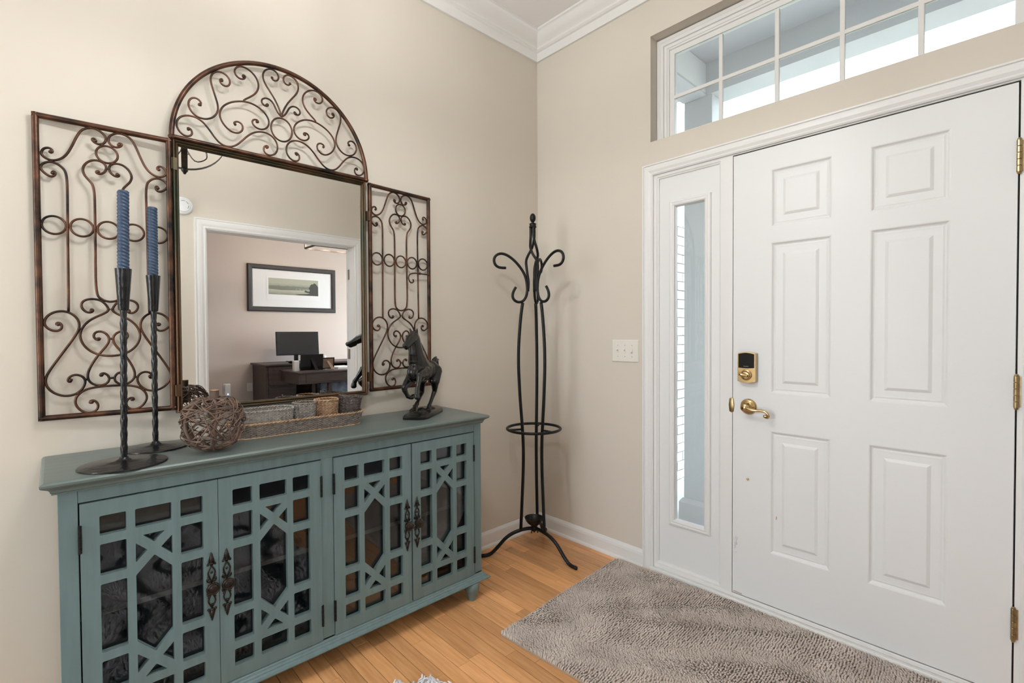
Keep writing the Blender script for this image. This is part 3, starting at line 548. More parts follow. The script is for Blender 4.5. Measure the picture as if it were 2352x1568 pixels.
def wing(sgn):
    o = Vector((MXC+sgn*(HX+.3505), -.02)); e = Vector((MXC+sgn*HX, -.05)); u = (e-o).normalized(); Wd = (e-o).length
    P = lambda s, z, d=0: (o.x+u.x*s, o.y+u.y*s-d, z)
    fm = MB()
    for a, b in (((0, ZB), (0, ZT)), ((Wd-.004, ZB), (Wd-.004, ZT)), ((0, ZT), (Wd-.004, ZT)), ((0, ZB), (Wd-.004, ZB))):
        d = Vector((b[0]-a[0], b[1]-a[1])); d.normalize(); q = .0075
        fm.tube([P(a[0]-d.x*q, a[1]-d.y*q), P(b[0]+d.x*q, b[1]+d.y*q)], .0093, 10)
    w = fm.build('wing_frame', M['iron'], mr, smooth=True)
    for nm, pts in IW.items():
        for h in (0, 1):
            Q = smooth_pts(pts, 1)
            Q = [P(s if h == 0 else .3505-s+.0015, z) for s, z in Q]
            nm2 = 'upright_scroll' if nm in 'BC' else 'scroll'
            rr = [.0024]+[.0033]*6+[.0033]*6
            MB().tube(Q, .0038, 8, res=4).build(nm2, M['iron'], w, smooth='all')
            for end in ((0,) if nm in 'BCDG' else (0, -1)):
                MB().ball((Q[end][0], Q[end][1]-.001, Q[end][2]), .0058, 8, 6).build('scroll_eye', M['iron'], w, smooth='all')
    def ring(cx, cz, r, tr=.0036):
        MB().tube([P(cx+r*math.cos(t), cz+r*math.sin(t)) for t in np.linspace(0, 2*PI, 33)[:-1]], tr, 8, True).build('ring', M['iron'], w, smooth='all')
    ring(.175, 1.878, .0285)
    for cx in (.0385, .107, .175, .243, .3115): ring(cx, 1.6215, .0288)
    jn = MB()
    for s, z in ((.0045, 1.85), (.0045, 1.795), (.036, 1.8262), (.0715, 1.621), (.1405, 1.622), (.174, 1.934), (.163, 1.908), (.163, 1.85), (.174, 1.83), (.172, 1.352), (.0965, 1.285), (.1765, 1.251), (.1745, 1.117), (.11, 1.116), (.0885, 1.071), (.1438, 1.091), (.1405, 1.198), (.004, 1.304), (.004, 1.118), (.0093, 1.6205), (.135, 1.9575), (.109, 1.002)):
        jn.ball(P(s, z, .001), .0042, 6, 4); jn.ball(P(.352-s, z, .001), .0042, 6, 4)
    jn.build('weld_beads', M['iron'], w, smooth='all', kind='stuff')
    if sgn > 0:      # small swing arm scroll on the right wing
        f2 = lambda a, z: P(.3505-a, z, .012)
        pass
        MB().tube([P(s, z, .014) for s, z in smooth_pts([(.0, 1.568), (.04, 1.5695), (.075, 1.571), (.115, 1.571), (.135, 1.562), (.141, 1.545), (.136, 1.526), (.122, 1.516), (.108, 1.522), (.106, 1.533), (.113, 1.538)], 1)], .0033, 8, res=4).build('swing_arm', M['iron'], w, smooth='all')
        MB().tube([P(.072, 1.571, .014), P(.064, 1.5705, .014)], .0062, 8).build('swing_arm_collar', M['iron'], w, smooth='all')
    return w
wing(-1); wing(1)
# centre: mirror frame (stepped), glass, arch
fx0, fx1, fz0, fz1 = -1.972, -1.221, .976, 1.976
path = [(fx0, YM, fz0), (fx0, YM, fz1), (fx1, YM, fz1), (fx1, YM, fz0)]
fp = [(.0, -.02), (.0, .002), (.002, .008), (.005, .010), (.009, .007), (.0105, .002), (.012, .004), (.0145, .005), (.017, .002), (.018, -.004), (.0205, -.006), (.0205, -.02)]
mf = MB().sweep(path, [(-a, b) for a, b in fp], (0, -1, 0), True).build('mirror_frame', M['iron_green'], mr, smooth=True)
MB().box(fx0+.014, fx1-.014, YM+.008, YM+.014, fz0+.014, fz1-.014).build('mirror_glass', M['mirror'], mr)
for sx, zz in ((-1, 1.885), (-1, 1.06), (1, 1.815), (1, 1.06)):
    xx = MXC+sx*(HX-.013); h = MB().box(xx-.006, xx+.006, YM-.012, YM+.0, zz-.022, zz+.022); h.tube([(MXC+sx*(HX-.004), YM-.010, zz-.02), (MXC+sx*(HX-.004), YM-.010, zz+.02)], .004, 8); h.build('wing_hinge', M['iron_green'], mf, bev=0)
AX = MXC-.004; AZ = 1.984; AR = .379
ar = MB().tube([(AX+AR*math.cos(t), YM, AZ+AR*math.sin(t)) for t in np.linspace(PI, 0, 61)], .0088, 10)
ar.tube([(AX-AR+.004, YM, AZ+.001), (AX+AR-.004, YM, AZ+.001)], .0085, 10)
for s in (-1, 1): ar.ball((AX+s*AR, YM, AZ), .0115, 8, 6)
arc = ar.build('arch_frame', M['iron'], mr, smooth=True)
for nm, pts in IV.items():
    for h in (0, 1):
        Q = smooth_pts(pts, 1); ax = -.0055
        Q = [(MXC+.005+(s if h == 0 else 2*ax-s), YM, z) for s, z in Q]
        MB().tube(Q, .0036, 8, res=4).build('scroll', M['iron'], arc, smooth='all')
        for end in ((0,) if nm in ('a3', 'a5', 'a6') else (0, -1)):
            MB().ball((Q[end][0], Q[end][1]-.001, Q[end][2]), .0056, 8, 6).build('scroll_eye', M['iron'], arc, smooth='all')
MB().tube([(MXC-.0005+.0415*math.cos(t), YM, 2.114+.0475*math.sin(t)) for t in np.linspace(0, 2*PI, 41)[:-1]], .0036, 8, True).build('ring', M['iron'], arc, smooth='all')
# ------------------------------------------------------------------ candlesticks and candles
TOPZ = .872
def candlestick(x, y, rb, zc0, zc1, zt, lean, lab, lab2):
    t = thing('candlestick', lab, 'candlestick', (x, y, TOPZ), 'tall black iron candlesticks on the sideboard')
    MB().lathe([(0, .0), (rb*.96, .0), (rb, .002), (rb*.985, .005), (rb*.8, .007), (rb*.45, .010), (rb*.2, .013), (.013, .018), (.010, .024), (0, .025)], (x, y, TOPZ), 48).build('base', M['forged'], t, smooth=True)
    H = zc0+.01-TOPZ; n = 90; v = []; f = []
    sh = Matrix.Shear('XY', 4, (lean[0], lean[1]))
    def S3(p): return (p[0]+lean[0]*(p[2]-TOPZ), p[1]+lean[1]*(p[2]-TOPZ), p[2])
    mb = MB()
    prof = [(.0082, TOPZ+.02+(H-.02)*k/n) for k in range(n+1)]
    mb.lathe(prof, (x, y, 0), 12, lambda r, a, z: r*(1+.13*math.cos(4*a-z*150))); mb.v = [S3(p) for p in mb.v]; mb.build('stem', M['forged'], t, smooth='all')
    cup = MB().lathe([(.0, zc0), (.0125, zc0), (.0135, zc0+.004), (.021, zc1), (.0195, zc1), (.0165, zc1-.03), (0, zc1-.031)], (x, y, 0), 28); cup.v = [S3(p) for p in cup.v]; cup.build('cup', M['forged'], t, smooth=True)
    c = MB(); z0 = zc1-.0305; m = 210
    prof = [(.0, z0), (.0125, z0)]+[(.0142, z0+(zt-z0-.003)*k/m) for k in range(m+1)]+[(.0118, zt), (0, zt+.0005)]
    c.lathe(prof, (x, y, 0), 36, lambda r, a, z: r*(1+(.20*abs(math.cos(1.5*a+z*300))**.7-.13 if r > .012 else 0))); c.v = [S3(p) for p in c.v]
    tag(c.build('taper_candle', M['candle'], None, smooth='all'), lab2, 'candle', 'twisted blue taper candles')
    w = MB(); w.tube([S3((x, y, zt)), S3((x+.001, y, zt+.004))], .0008, 5)
    return t
candlestick(-2.147, -.313, .110, 1.339, 1.464, 1.699, (.012, -.004), 'taller-looking black iron candlestick at the front edge of the sideboard', 'blue twisted taper in the front candlestick, further left')
candlestick(-2.045, -.120, .094, 1.345, 1.468, 1.7025, (.003, -.001), 'black iron candlestick behind the first, nearer the mirror', 'blue twisted taper in the rear candlestick beside the mirror frame')
# ------------------------------------------------------------------ twig pumpkin
px, py, pz = -1.906, -.300, TOPZ
pk = thing('twig_pumpkin', 'brown woven twig pumpkin with a cut stem', 'pumpkin', (px, py, pz))
PRR, PH = .089, .182
def pump(th, ph, k=1.0):
    """ribbed squat body: th around, ph 0..1 from bottom to top"""
    a = -PI/2+PI*ph; rr = math.cos(a)**.75 if math.cos(a) > 0 else 0
    rr *= PRR*(1+.06*math.cos(6*th))*k; z = PH/2*(1+math.copysign(abs(math.sin(a))**.9, math.sin(a)))*(1 if ph < .5 else 1)
    if ph > .86: z -= .02*(ph-.86)/.14
    return (px+rr*math.cos(th), py+rr*math.sin(th), pz+.004+z)
for k in range(6):
    th = k*PI/3+.35; MB().tube([pump(th+.10*math.sin(9*q+k*2), q, .97+.03*math.sin(11*q+k)) for q in np.linspace(.03, .97, 14)], [.004, .005, .0035], 7, res=2).build('rib', M['twig'], pk, smooth='all')
vn = MB(); vd = MB()
for i in range(140):
    t0 = random.uniform(0, 2*PI); p0 = random.uniform(.08, .9); dt = random.uniform(.6, 2.4)*random.choice((-1, 1)); dp = random.uniform(-.45, .45); n = 9
    cu = random.uniform(-.25, .25); kk = random.uniform(.95, 1.04)
    pts = [pump(t0+dt*s, min(.97, max(.03, p0+dp*s+cu*math.sin(PI*s))), kk+.045*math.sin(6*s+i)) for s in np.linspace(0, 1, n)]
    (vd if i % 3 == 0 else vn).tube(pts, [random.uniform(.0019, .0032), .0014], 5, res=2)
vn.build('vine_weave', M['vine'], pk, smooth='all', kind='stuff'); vd.build('twig_weave', M['twig'], pk, smooth='all', kind='stuff')
MB().tube([(px-.0, py, pz+.11), (px+.002, py, pz+.16), (px+.004, py, pz+.203)], [.0165, .014, .0135], 12).build('stem', M['twig'], pk, smooth=True)
MB().lathe([(.0132, 0), (.0125, .0012), (0, .0016)], (px+.004, py, pz+.203), 12).build('stem_cut', M['cutwood'], pk)
# ------------------------------------------------------------------ wicker tray and baskets
def stadium(hl, hw, n):
    """points round an oblong, parameter 0..1"""
    st = hl-hw; per = 4*st+2*PI*hw; o = []
    for k in range(n):
        d = per*k/n
        if d < 2*st: o.append((-st+d, -hw, 0, -1)); continue
        d -= 2*st
        if d < PI*hw: a = -PI/2+d/hw; o.append((st+hw*math.cos(a), hw*math.sin(a), math.cos(a), math.sin(a))); continue
        d -= PI*hw
        if d < 2*st: o.append((st-d, hw, 0, 1)); continue
        d -= 2*st; a = PI/2+d/hw; o.append((-st+hw*math.cos(a), hw*math.sin(a), math.cos(a), math.sin(a)))
    return o
def basket(name, lab, cat, group, c, hl, hw, h, flare, m, rimm, stakes, rows, tilt=None, sr=.0016, wr=.0021, foot_rim=None, rim_r=.0036):
    t = thing(name, lab, cat, c, group); X = Matrix.Translation(c) @ (tilt or Matrix.Identity(4))
    n = stakes*2; base = stadium(hl, hw, n)
    def at(k, z, off=0.0):
        x, y, nx_, ny_ = base[k % n]; e = flare*z/h+off; return (x+nx_*e, y+ny_*e, z)
    wv = MB()
    for r in range(rows):
        z = .003+(h-.008)*(r+.5)/rows
        pts = [at(k, z+.0002*((k*7+r*3) % 5-2), (.0019 if ((k//1)+r) % 2 else -.0019)) for k in range(n)]
        wv.tube(pts, wr*min(1.0, (h/rows)/(2*wr)*1.08), 5, True)
    wv.xf(X).build('weave', M[m], t, smooth='all', kind='stuff')
    stk = MB()
    for k in range(0, n, 2): stk.tube([at(k, 0), at(k, h*.5), at(k, h)], sr, 5)
    stk.xf(X).build('stakes', M[m], t, smooth='all', kind='stuff')
    rim = MB()
    for ph in (0, PI):
        pts = []
        for k in range(n):
            for q in range(2):
                kk = k+q*.5; a = np.array(at(k, h)); b = np.array(at(k+1, h)); p = a+(b-a)*q*.5; x, y, nx_, ny_ = base[k % n]
                w = kk*1.15*PI/2+ph; pts.append((p[0]+nx_*.0028*math.cos(w), p[1]+ny_*.0028*math.cos(w), p[2]+.0026*math.sin(w)))
        rim.tube(pts, rim_r*.72, 6, True)
    rim.xf(X).build('rim', M[rimm], t, smooth='all')
    if foot_rim: MB().tube([at(k, .002, .0022) for k in range(n)], .0026, 6, True).xf(X).build('foot_rim', M[foot_rim], t, smooth='all')
    fl = MB(); a = [(p[0]*.99, p[1]*.98, .0015) for p in base]; b = [(p[0]*.99, p[1]*.98, .004) for p in base]; fl.loft([a, b], cap0=True); fl.xf(X).build('bottom', M[m], t)
    return t
TX, TYc = -1.565, -.140
basket('wicker_tray', 'long oval grey-brown wicker tray with tan rim holding baskets', 'tray', None, (TX, TYc, TOPZ), .252, .068, .055, .013, 'wick_grey', 'wick_tan', 66, 11, foot_rim='wick_tan', rim_r=.0040)
zt = TOPZ+.0045
basket('wicker_basket', 'oblong pale grey wicker basket in the tray behind the twig pumpkin', 'basket', 'wicker baskets in the tray', (-1.697, -.142, zt), .095, .051, .094, .008, 'wick_lgrey', 'wick_lgrey', 36, 16)
basket('wicker_basket', 'small round charcoal grey wicker basket between the oblong and tan baskets', 'basket', 'wicker baskets in the tray', (-1.547, -.144, zt), .036, .0358, .105, .0075, 'wick_lgrey', 'wick_grey', 17, 17)
basket('wicker_basket', 'small round tan wicker basket in the tray', 'basket', 'wicker baskets in the tray', (-1.4555, -.144, zt), .0385, .0383, .109, .008, 'wick_tan', 'wick_tan', 18, 18)
basket('wicker_basket', 'small dark brown wicker basket tilted at the right end of the tray', 'basket', 'wicker baskets in the tray', (-1.361, -.144, zt+.006), .0385, .0383, .108, .008, 'wick_dark', 'wick_dark', 18, 18, Matrix.Rotation(.13, 4, 'Y'))
# ------------------------------------------------------------------ bronze horse
hs = thing('horse_statue', 'dark prancing horse statue on a small plinth', 'statue', (-.98, -.18, TOPZ))
ha = math.radians(216.5); HM = Matrix.Translation((-.992, -.187, 0)) @ Matrix.Rotation(ha, 4, 'Z')
hb = MB()
def limb(*seq):
    """chain of (F, L, z, r) blended spheres and frusta"""
    for i, (a, b, c, r) in enumerate(seq):
        hb.ball((a, b, c), r if not np.isscalar(r) else (r, r, r), 12, 8)
        if i:
            p = seq[i-1]; q = p[3] if np.isscalar(p[3]) else p[3][1]; s = r if np.isscalar(r) else r[1]
            hb.tube([p[:3], (a, b, c)], [q, s], 12)
E = (lambda f, l, z, rx, ry, rz: hb.ball((f, l, z), (rx, ry, rz), 20, 14))
E(-.085, 0, 1.082, .052, .044, .047); E(-.045, 0, 1.078, .06, .042, .044); E(.0, 0, 1.080, .065, .042, .047); E(.055, 0, 1.090, .05, .042, .054); E(.085, 0, 1.085, .03, .036, .042)
limb((.035, 0, 1.105, .046), (.062, 0, 1.135, .042), (.074, 0, 1.17, .034), (.081, 0, 1.205, .0285), (.088, 0, 1.238, .0245), (.095, 0, 1.252, .0225))
limb((.097, 0, 1.250, .0235), (.118, 0, 1.238, .022), (.140, 0, 1.222, .0165), (.160, 0, 1.210, .0140)); limb((.152, 0, 1.222, .008), (.166, 0, 1.213, .008)); limb((.140, 0, 1.207, .008), (.155, 0, 1.1985, .0075))
for l in (-1, 1):
    limb((.090, l*.012, 1.264, .007), (.094, l*.016, 1.280, .0045), (.096, l*.017, 1.287, .002)); hb.ball((.116, l*.0165, 1.245), .0055)
for k in range(9):
    q = k/8; zq = 1.266-.122*q; fq = float(np.interp(zq, [1.135, 1.17, 1.205, 1.238, 1.27], [.022, .041, .0535, .064, .078])); limb((fq+.004, .003*math.sin(k*2), zq, .0085), (fq-.008, .006*math.sin(k*3), zq-.002, .0062), (fq-.015, .008*math.sin(k*3), zq-.008+.006*(k % 2), .003))
limb((.100, 0, 1.268, .008), (.112, .004, 1.262, .004))
# fore legs
limb((.055, .028, 1.085, .028), (.085, .034, 1.083, .020), (.115, .038, 1.080, .0135), (.118, .039, 1.070, .0125), (.138, .042, 1.030, .0085), (.147, .043, 1.012, .0098), (.150, .044, .998, .008)); limb((.151, .044, .996, .0105), (.152, .045, .984, .0115))
limb((.06, -.028, 1.06, .028), (.088, -.033, 1.04, .020), (.113, -.036, 1.020, .0138), (.112, -.036, 1.008, .012), (.101, -.032, .985, .0085), (.095, -.030, .975, .0098)); limb((.086, -.026, .969, .0085), (.076, -.022, .968, .0105), (.068, -.02, .972, .0105))
# hind legs
limb((-.085, -.028, 1.075, .036), (-.058, -.037, 1.03, .026), (-.068, -.041, .995, .016), (-.080, -.044, .970, .0125), (-.050, -.043, .950, .0095), (-.012, -.040, .931, .0088), (-.002, -.040, .923, .0112), (.012, -.04, .910, .009)); limb((.022, -.04, .902, .012), (.028, -.04, .892, .0145))
limb((-.085, .024, 1.075, .036), (-.062, .030, 1.03, .026), (-.074, .026, 1.0, .0165), (-.086, .020, .975, .0125), (-.062, .016, .945, .0095), (-.038, .013, .918, .0088), (-.030, .012, .910, .011)); limb((-.022, .012, .900, .0115), (-.016, .012, .890, .0145))
# tail
limb((-.125, 0, 1.105, .013), (-.142, 0, 1.125, .0135), (-.157, 0, 1.128, .014), (-.166, .002, 1.115, .013), (-.166, .004, 1.092, .012), (-.158, .004, 1.068, .008), (-.155, .004, 1.055, .003))
for k in range(7): limb((-.150-.003*k, .006*math.sin(k*2), 1.137-.010*k, .006), (-.172-.003*k, .013*math.sin(k*2.3), 1.142-.013*k, .0045), (-.180-.002*k, .017*math.sin(k*2.3), 1.138-.014*k, .002))
# rockwork under the hooves
for f_, l_, z_, r_ in ((.03, -.04, .888, .02), (.012, -.045, .89, .018), (.045, -.03, .886, .017), (-.016, .012, .884, .018), (-.045, .02, .884, .02), (-.01, -.02, .884, .02), (.0, -.048, .905, .012)): hb.ball((f_, l_, z_+.008), (r_*1.2, r_, r_*.62), 12, 8)
hb.v = [(v[0]*1.42 if v[0] > 0 else v[0], v[1], v[2]) for v in hb.v]; hb.xf(HM)
me = bpy.data.meshes.new('horse_raw'); me.from_pydata(hb.v, [], hb.f); tmp = bpy.data.objects.new('horse_raw', me); COL.objects.link(tmp)
md = tmp.modifiers.new('r', 'REMESH'); md.mode = 'VOXEL'; md.voxel_size = .0026
m2 = tmp.modifiers.new('s', 'SMOOTH'); m2.factor = .5; m2.iterations = 3
bpy.context.view_layer.update(); em = bpy.data.meshes.new_from_object(tmp.evaluated_get(bpy.context.evaluated_depsgraph_get())); bpy.data.objects.remove(tmp)
em.name = 'horse_body'; link('horse_body', em, M['horse'], hs, smooth='all')
bo = [(-1.148, -.246), (-1.136, -.266), (-1.102, -.306), (-1.080, -.318), (-1.050, -.308), (-.889, -.190), (-.874, -.168), (-.852, -.098), (-.872, -.078), (-.945, -.072), (-.985, -.083)]
cx = sum(p[0] for p in bo)/len(bo); cy = sum(p[1] for p in bo)/len(bo)
MB().loft([[(cx+(p[0]-cx)*s, cy+(p[1]-cy)*s, TOPZ+z) for p in bo] for s, z in ((.985, 0), (1, .003), (1, .013), (.965, .0165), (.95, .0195), (.93, .021), (.90, .022))], cap0=True).build('base', M['horse'], hs, smooth=True)
# ------------------------------------------------------------------ coat rack
RX, RY = -.292, -.240
cr = thing('coat_rack', 'black wrought iron coat rack with curled hooks standing in the corner', 'coat rack', (RX, RY, 0))
UP = [(.080, .135), (.0745, .24), (.069, .355), (.064, .465), (.062, .561), (.063, .629), (.067, .712), (.079, .877), (.084, .972), (.088, 1.068), (.087, 1.177), (.081, 1.272), (.072, 1.367), (.062, 1.435)]
LEG = [(.0, .136), (.03, .138), (.054, .137), (.083, .133), (.132, .118), (.174, .092), (.216, .05), (.251, .020), (.278, .011), (.306, .0105)]
HOOK = [(.159, 1.63), (.182, 1.63), (.203, 1.631), (.22, 1.642), (.229, 1.663), (.228, 1.685), (.214, 1.703), (.193, 1.711), (.17, 1.71), (.143, 1.699), (.116, 1.679), (.089, 1.654), (.066, 1.624), (.048, 1.594), (.039, 1.566), (.035, 1.532), (.033, 1.502), (.039, 1.471), (.053, 1.448), (.07, 1.437), (.094, 1.436), (.113, 1.448), (.124, 1.466), (.121, 1.489), (.109, 1.512), (.101, 1.523)]
STR = [(.030, 1.500), (.027, 1.551), (.032, 1.589), (.038, 1.634), (.039, 1.672), (.033, 1.706), (.022, 1.745), (.015, 1.779), (.0125, 1.818), (.012, 1.871)]
a0 = math.atan2(.49, -.87)
for k in range(3):
    an = a0+k*2*PI/3
    pt = lambda r, z, tw=0: (RX+r*math.cos(an+tw), RY+r*math.sin(an+tw), z)
    MB().tube([pt(*p) for p in UP], .0091, 10, res=3).build('upright', M['black'], cr, smooth='all')
    lg = MB().tube([pt(*p) for p in LEG], .0100, 10, res=3); lg.ball(pt(.306, .0105), .0105, 8, 6); lg.build('leg', M['black'], cr, smooth='all')
    MB().tube([pt(*p) for p in smooth_pts(HOOK, 1)], .0078, 10, res=3).build('coat_hook', M['black'], cr, smooth='all')
    MB().tube([pt(r, z, -2.6*min(1, max(0, (z-1.66)/.15))) for r, z in STR], .0076, 10, res=3).build('crown_strand', M['black'], cr, smooth='all')
    MB().tube([pt(.066, .712), pt(.153, .712)], .006, 8).build('ring_arm', M['black'], cr, smooth='all')
MB().tube([(RX+.153*math.cos(t), RY+.153*math.sin(t), .714) for t in np.linspace(0, 2*PI, 49)[:-1]], .0078, 10, True).build('umbrella_ring', M['black'], cr, smooth='all')
MB().lathe([(.0, .150), (.012, .150), (.022, .155), (.038, .168), (.050, .184), (.0545, .196), (.0555, .199), (.052, .199), (.046, .189), (.034, .176), (.018, .167), (0, .165)], (RX, RY, 0), 28).build('drip_bowl', M['black'], cr, smooth=True)
MB().lathe([(.0, .112), (.004, .112), (.007, .118), (.02, .126), (.022, .14), (.014, .152), (0, .153)], (RX, RY, 0), 12).build('hub', M['black'], cr, smooth=True)
nb = MB()
for k in range(3): a = a0+k*2*PI/3+.5; nb.tube([(RX+.02*math.cos(a), RY+.02*math.sin(a), .13), (RX+.021*math.cos(a), RY+.021*math.sin(a), .112)], .003, 6)
nb.build('hub_bolts', M['black'], cr)
MB().lathe([(.0, 1.864), (.0205, 1.864), (.0215, 1.868), (.019, 1.872), (.019, 1.882), (.0205, 1.885), (.016, 1.888), (.008, 1.890), (.008, 1.8945), (0, 1.895)], (RX, RY, 0), 20).build('collar', M['black'], cr, smooth=True)
MB().ball((RX, RY, 1.9185), (.0172, .0172, .0258), 20, 14).build('finial', M['black'], cr, smooth='all')
# ------------------------------------------------------------------ rugs
def noodles(name, pos, hgt, rad, field, m, parent, z0=.008, sides=5, spread=.55, leans=(.35, 1.05)):
    """thousands of chenille loops / shag tufts as one piece of real geometry"""
    n = len(pos); rings = 3; ang = field+RNG.normal(0, spread, n); lean = RNG.uniform(*leans, n)*hgt; hh = hgt*RNG.uniform(.8, 1.1, n)
    th = np.arange(sides)*2*PI/sides; V = np.zeros((n, rings*sides+1, 3))
    for i, (t, rs) in enumerate(((0, .85), (.55, 1.0), (.9, .85))):
        cx_ = pos[:, 0]+np.cos(ang)*lean*t*t; cy_ = pos[:, 1]+np.sin(ang)*lean*t*t; cz_ = z0+hh*t*(1-.12*t)
        V[:, i*sides:(i+1)*sides, 0] = cx_[:, None]+rad*rs*np.cos(th); V[:, i*sides:(i+1)*sides, 1] = cy_[:, None]+rad*rs*np.sin(th); V[:, i*sides:(i+1)*sides, 2] = cz_[:, None]
    V[:, -1, 0] = pos[:, 0]+np.cos(ang)*lean*1.15; V[:, -1, 1] = pos[:, 1]+np.sin(ang)*lean*1.15; V[:, -1, 2] = z0+hh*.95
    q = []
    for i in range(rings-1):
        for k in range(sides): q += [(i*sides+k, i*sides+(k+1) % sides, (i+1)*sides+(k+1) % sides), (i*sides+k, (i+1)*sides+(k+1) % sides, (i+1)*sides+k)]
    for k in range(sides): q.append(((rings-1)*sides+k, (rings-1)*sides+(k+1) % sides, rings*sides))
    q = np.array(q); F = (q[None]+(np.arange(n)*(rings*sides+1))[:, None, None]).reshape(-1, 3); VV = V.reshape(-1, 3)
    me = bpy.data.meshes.new(name); me.vertices.add(len(VV)); me.vertices.foreach_set('co', VV.ravel()); me.loops.add(F.size); me.loops.foreach_set('vertex_index', F.ravel().astype(np.int32))
    me.polygons.add(len(F)); me.polygons.foreach_set('loop_start', np.arange(0, F.size, 3, dtype=np.int32)); me.update(calc_edges=True); me.validate()
    return link(name, me, m, parent, smooth='all', kind='stuff')
dm = thing('door_mat', 'taupe chenille door mat on the wood floor in front of the entry door', 'rug', (-.5, -1.4, 0))
ra = math.radians(3.6); c0 = Vector((-.956, -.690, 0)); eu = Vector((math.cos(ra), math.sin(ra), 0)); ev = Vector((math.sin(ra), -math.cos(ra), 0)); RL, RW = .905, 1.5
MB().loft([[tuple(c0+eu*a+ev*b+Vector((0, 0, z))) for a, b in ((.002, .002), (RL-.002, .002), (RL-.002, RW), (.002, RW))] for z in (.0005, .008)], cap0=True).build('backing', M['matback'], dm)
sp = .0093; A, B = np.meshgrid(np.arange(.004, RL-.002, sp), np.arange(.004, RW, sp)); A = A.ravel()+RNG.normal(0, .0011, A.size); B = B.ravel()+RNG.normal(0, .0011, B.size)
pos = np.stack([c0.x+eu.x*A+ev.x*B, c0.y+eu.y*A+ev.y*B], 1)
fld = 2.6*np.sin(pos[:, 0]*7.1+1.3*np.sin(pos[:, 1]*5.3))+1.9*np.cos(pos[:, 1]*6.7+pos[:, 0]*3.1)+.9*np.sin(pos[:, 0]*23+pos[:, 1]*17)
noodles('chenille_pile', pos, .0135, .0044, fld, M['chenille'], dm, sides=6, spread=.25, leans=(.2, .6))
sr_ = thing('area_rug', 'light grey shag rug with a rounded corner on the hall floor', 'rug', (-2.0, -1.3, 0))
rx0, rx1, ry0, ry1, rc = -3.1, -1.262, -2.36, -.652, .22
MB().loft([[(a, b, z) for a, b in rrect(rx0, rx1, ry0, ry1, rc, 8)] for z in (.0005, .007)], cap0=True).build('backing', M['matback'], sr_)
A, B = np.meshgrid(np.arange(rx0, rx1, .0125), np.arange(ry0, ry1, .0125)); A = A.ravel()+RNG.normal(0, .003, A.size); B = B.ravel()+RNG.normal(0, .003, B.size)
qx = np.maximum(np.abs(A-(rx0+rx1)/2)-((rx1-rx0)/2-rc), 0); qy = np.maximum(np.abs(B-(ry0+ry1)/2)-((ry1-ry0)/2-rc), 0); ok = np.hypot(qx, qy) < rc-.006
noodles('shag_pile', np.stack([A[ok], B[ok]], 1), .026, .0042, 6*np.sin(A[ok]*9)+5*np.cos(B[ok]*8), M['shag'], sr_, sides=4)
# ------------------------------------------------------------------ things seen in the mirror
CX, CY, CZ, CRD = -1.735, -1.215, 2.425, .215
ch = thing('chandelier', 'dark metal orb chandelier with lit candle bulbs seen in the mirror', 'chandelier', (CX, CY, HC))
def strap(an, tilt=0):
    mb = MB(); v = []; n = 48; w = .015; t = .0025
    ca, sa = math.cos(an), math.sin(an)
    L = []
    for k in range(n):
        a = 2*PI*k/n; R0, R1 = CRD-t, CRD; q = []
        for R, s in ((R0, -w), (R1, -w), (R1, w), (R0, w)):
            q.append((CX+R*math.cos(a)*ca-s*sa, CY+R*math.cos(a)*sa+s*ca, CZ+R*math.sin(a)))
        L.append(q)
    L.append(L[0]); mb.loft(L, cap=False); return mb.build('orb_strap', M['dark_metal'], ch)
strap(-1.404); strap(-1.404+PI/2)
MB().loft([[(CX+R*math.cos(2*PI*k/48), CY+R*math.sin(2*PI*k/48), CZ+z) for k in range(48)] for R, z in ((CRD, -.01), (CRD, .01), (CRD-.003, .01), (CRD-.003, -.01), (CRD, -.01))], cap=False).build('orb_strap', M['dark_metal'], ch)
MB().tube([(CX, CY, CZ-.09), (CX, CY, HC-.02)], .007, 8).build('stem', M['dark_metal'], ch)
MB().lathe([(0, -.03), (.02, -.03), (.055, -.012), (.06, 0), (0, 0)], (CX, CY, HC), 24).build('canopy', M['dark_metal'], ch, smooth=True)
MB().lathe([(0, -.03), (.006, -.028), (.009, -.02), (.016, -.012), (.018, -.004), (.018, .004), (0, .006)], (CX, CY, CZ-CRD), 14).build('finial', M['dark_metal'], ch, smooth=True)
for k in range(4):
    a = k*PI/2+.25; c_, s_ = math.cos(a), math.sin(a); R = .105
    MB().tube([(CX, CY, CZ-.075), (CX+.05*c_, CY+.05*s_, CZ-.16), (CX+R*c_, CY+R*s_, CZ-.14), (CX+R*c_, CY+R*s_, CZ-.095)], .0045, 8, res=4).build('arm', M['dark_metal'], ch, smooth='all')
    MB().lathe([(0, -.045), (.02, -.045), (.021, -.04), (.011, -.037), (.011, .02), (0, .02)], (CX+R*c_, CY+R*s_, CZ-.05), 12).build('candle_sleeve', M['white_plastic'], ch, smooth=True)
    MB().lathe([(.0, .02), (.007, .021), (.0145, .038), (.016, .048), (.011, .066), (.004, .084), (0, .086)], (CX+R*c_, CY+R*s_, CZ-.05), 14).build('bulb', M['bulb'], ch, smooth='all')
    ld = bpy.data.lights.new('bulb_light', 'POINT'); ld.energy = 8.9; ld.color = (.94, .975, 1.0); ld.shadow_soft_size = .03
    lo = bpy.data.objects.new('bulb_light', ld); COL.objects.link(lo); lo.location = (CX+(R+.03)*c_, CY+(R+.03)*s_, CZ)
sd = thing('smoke_detector', 'round white smoke detector on the wall beside the office doorway', 'smoke detector', (-1.547, YR, 2.268))
Ry = Matrix.Translation((-1.547, YR, 2.268)) @ Matrix.Rotation(-PI/2, 4, 'X')
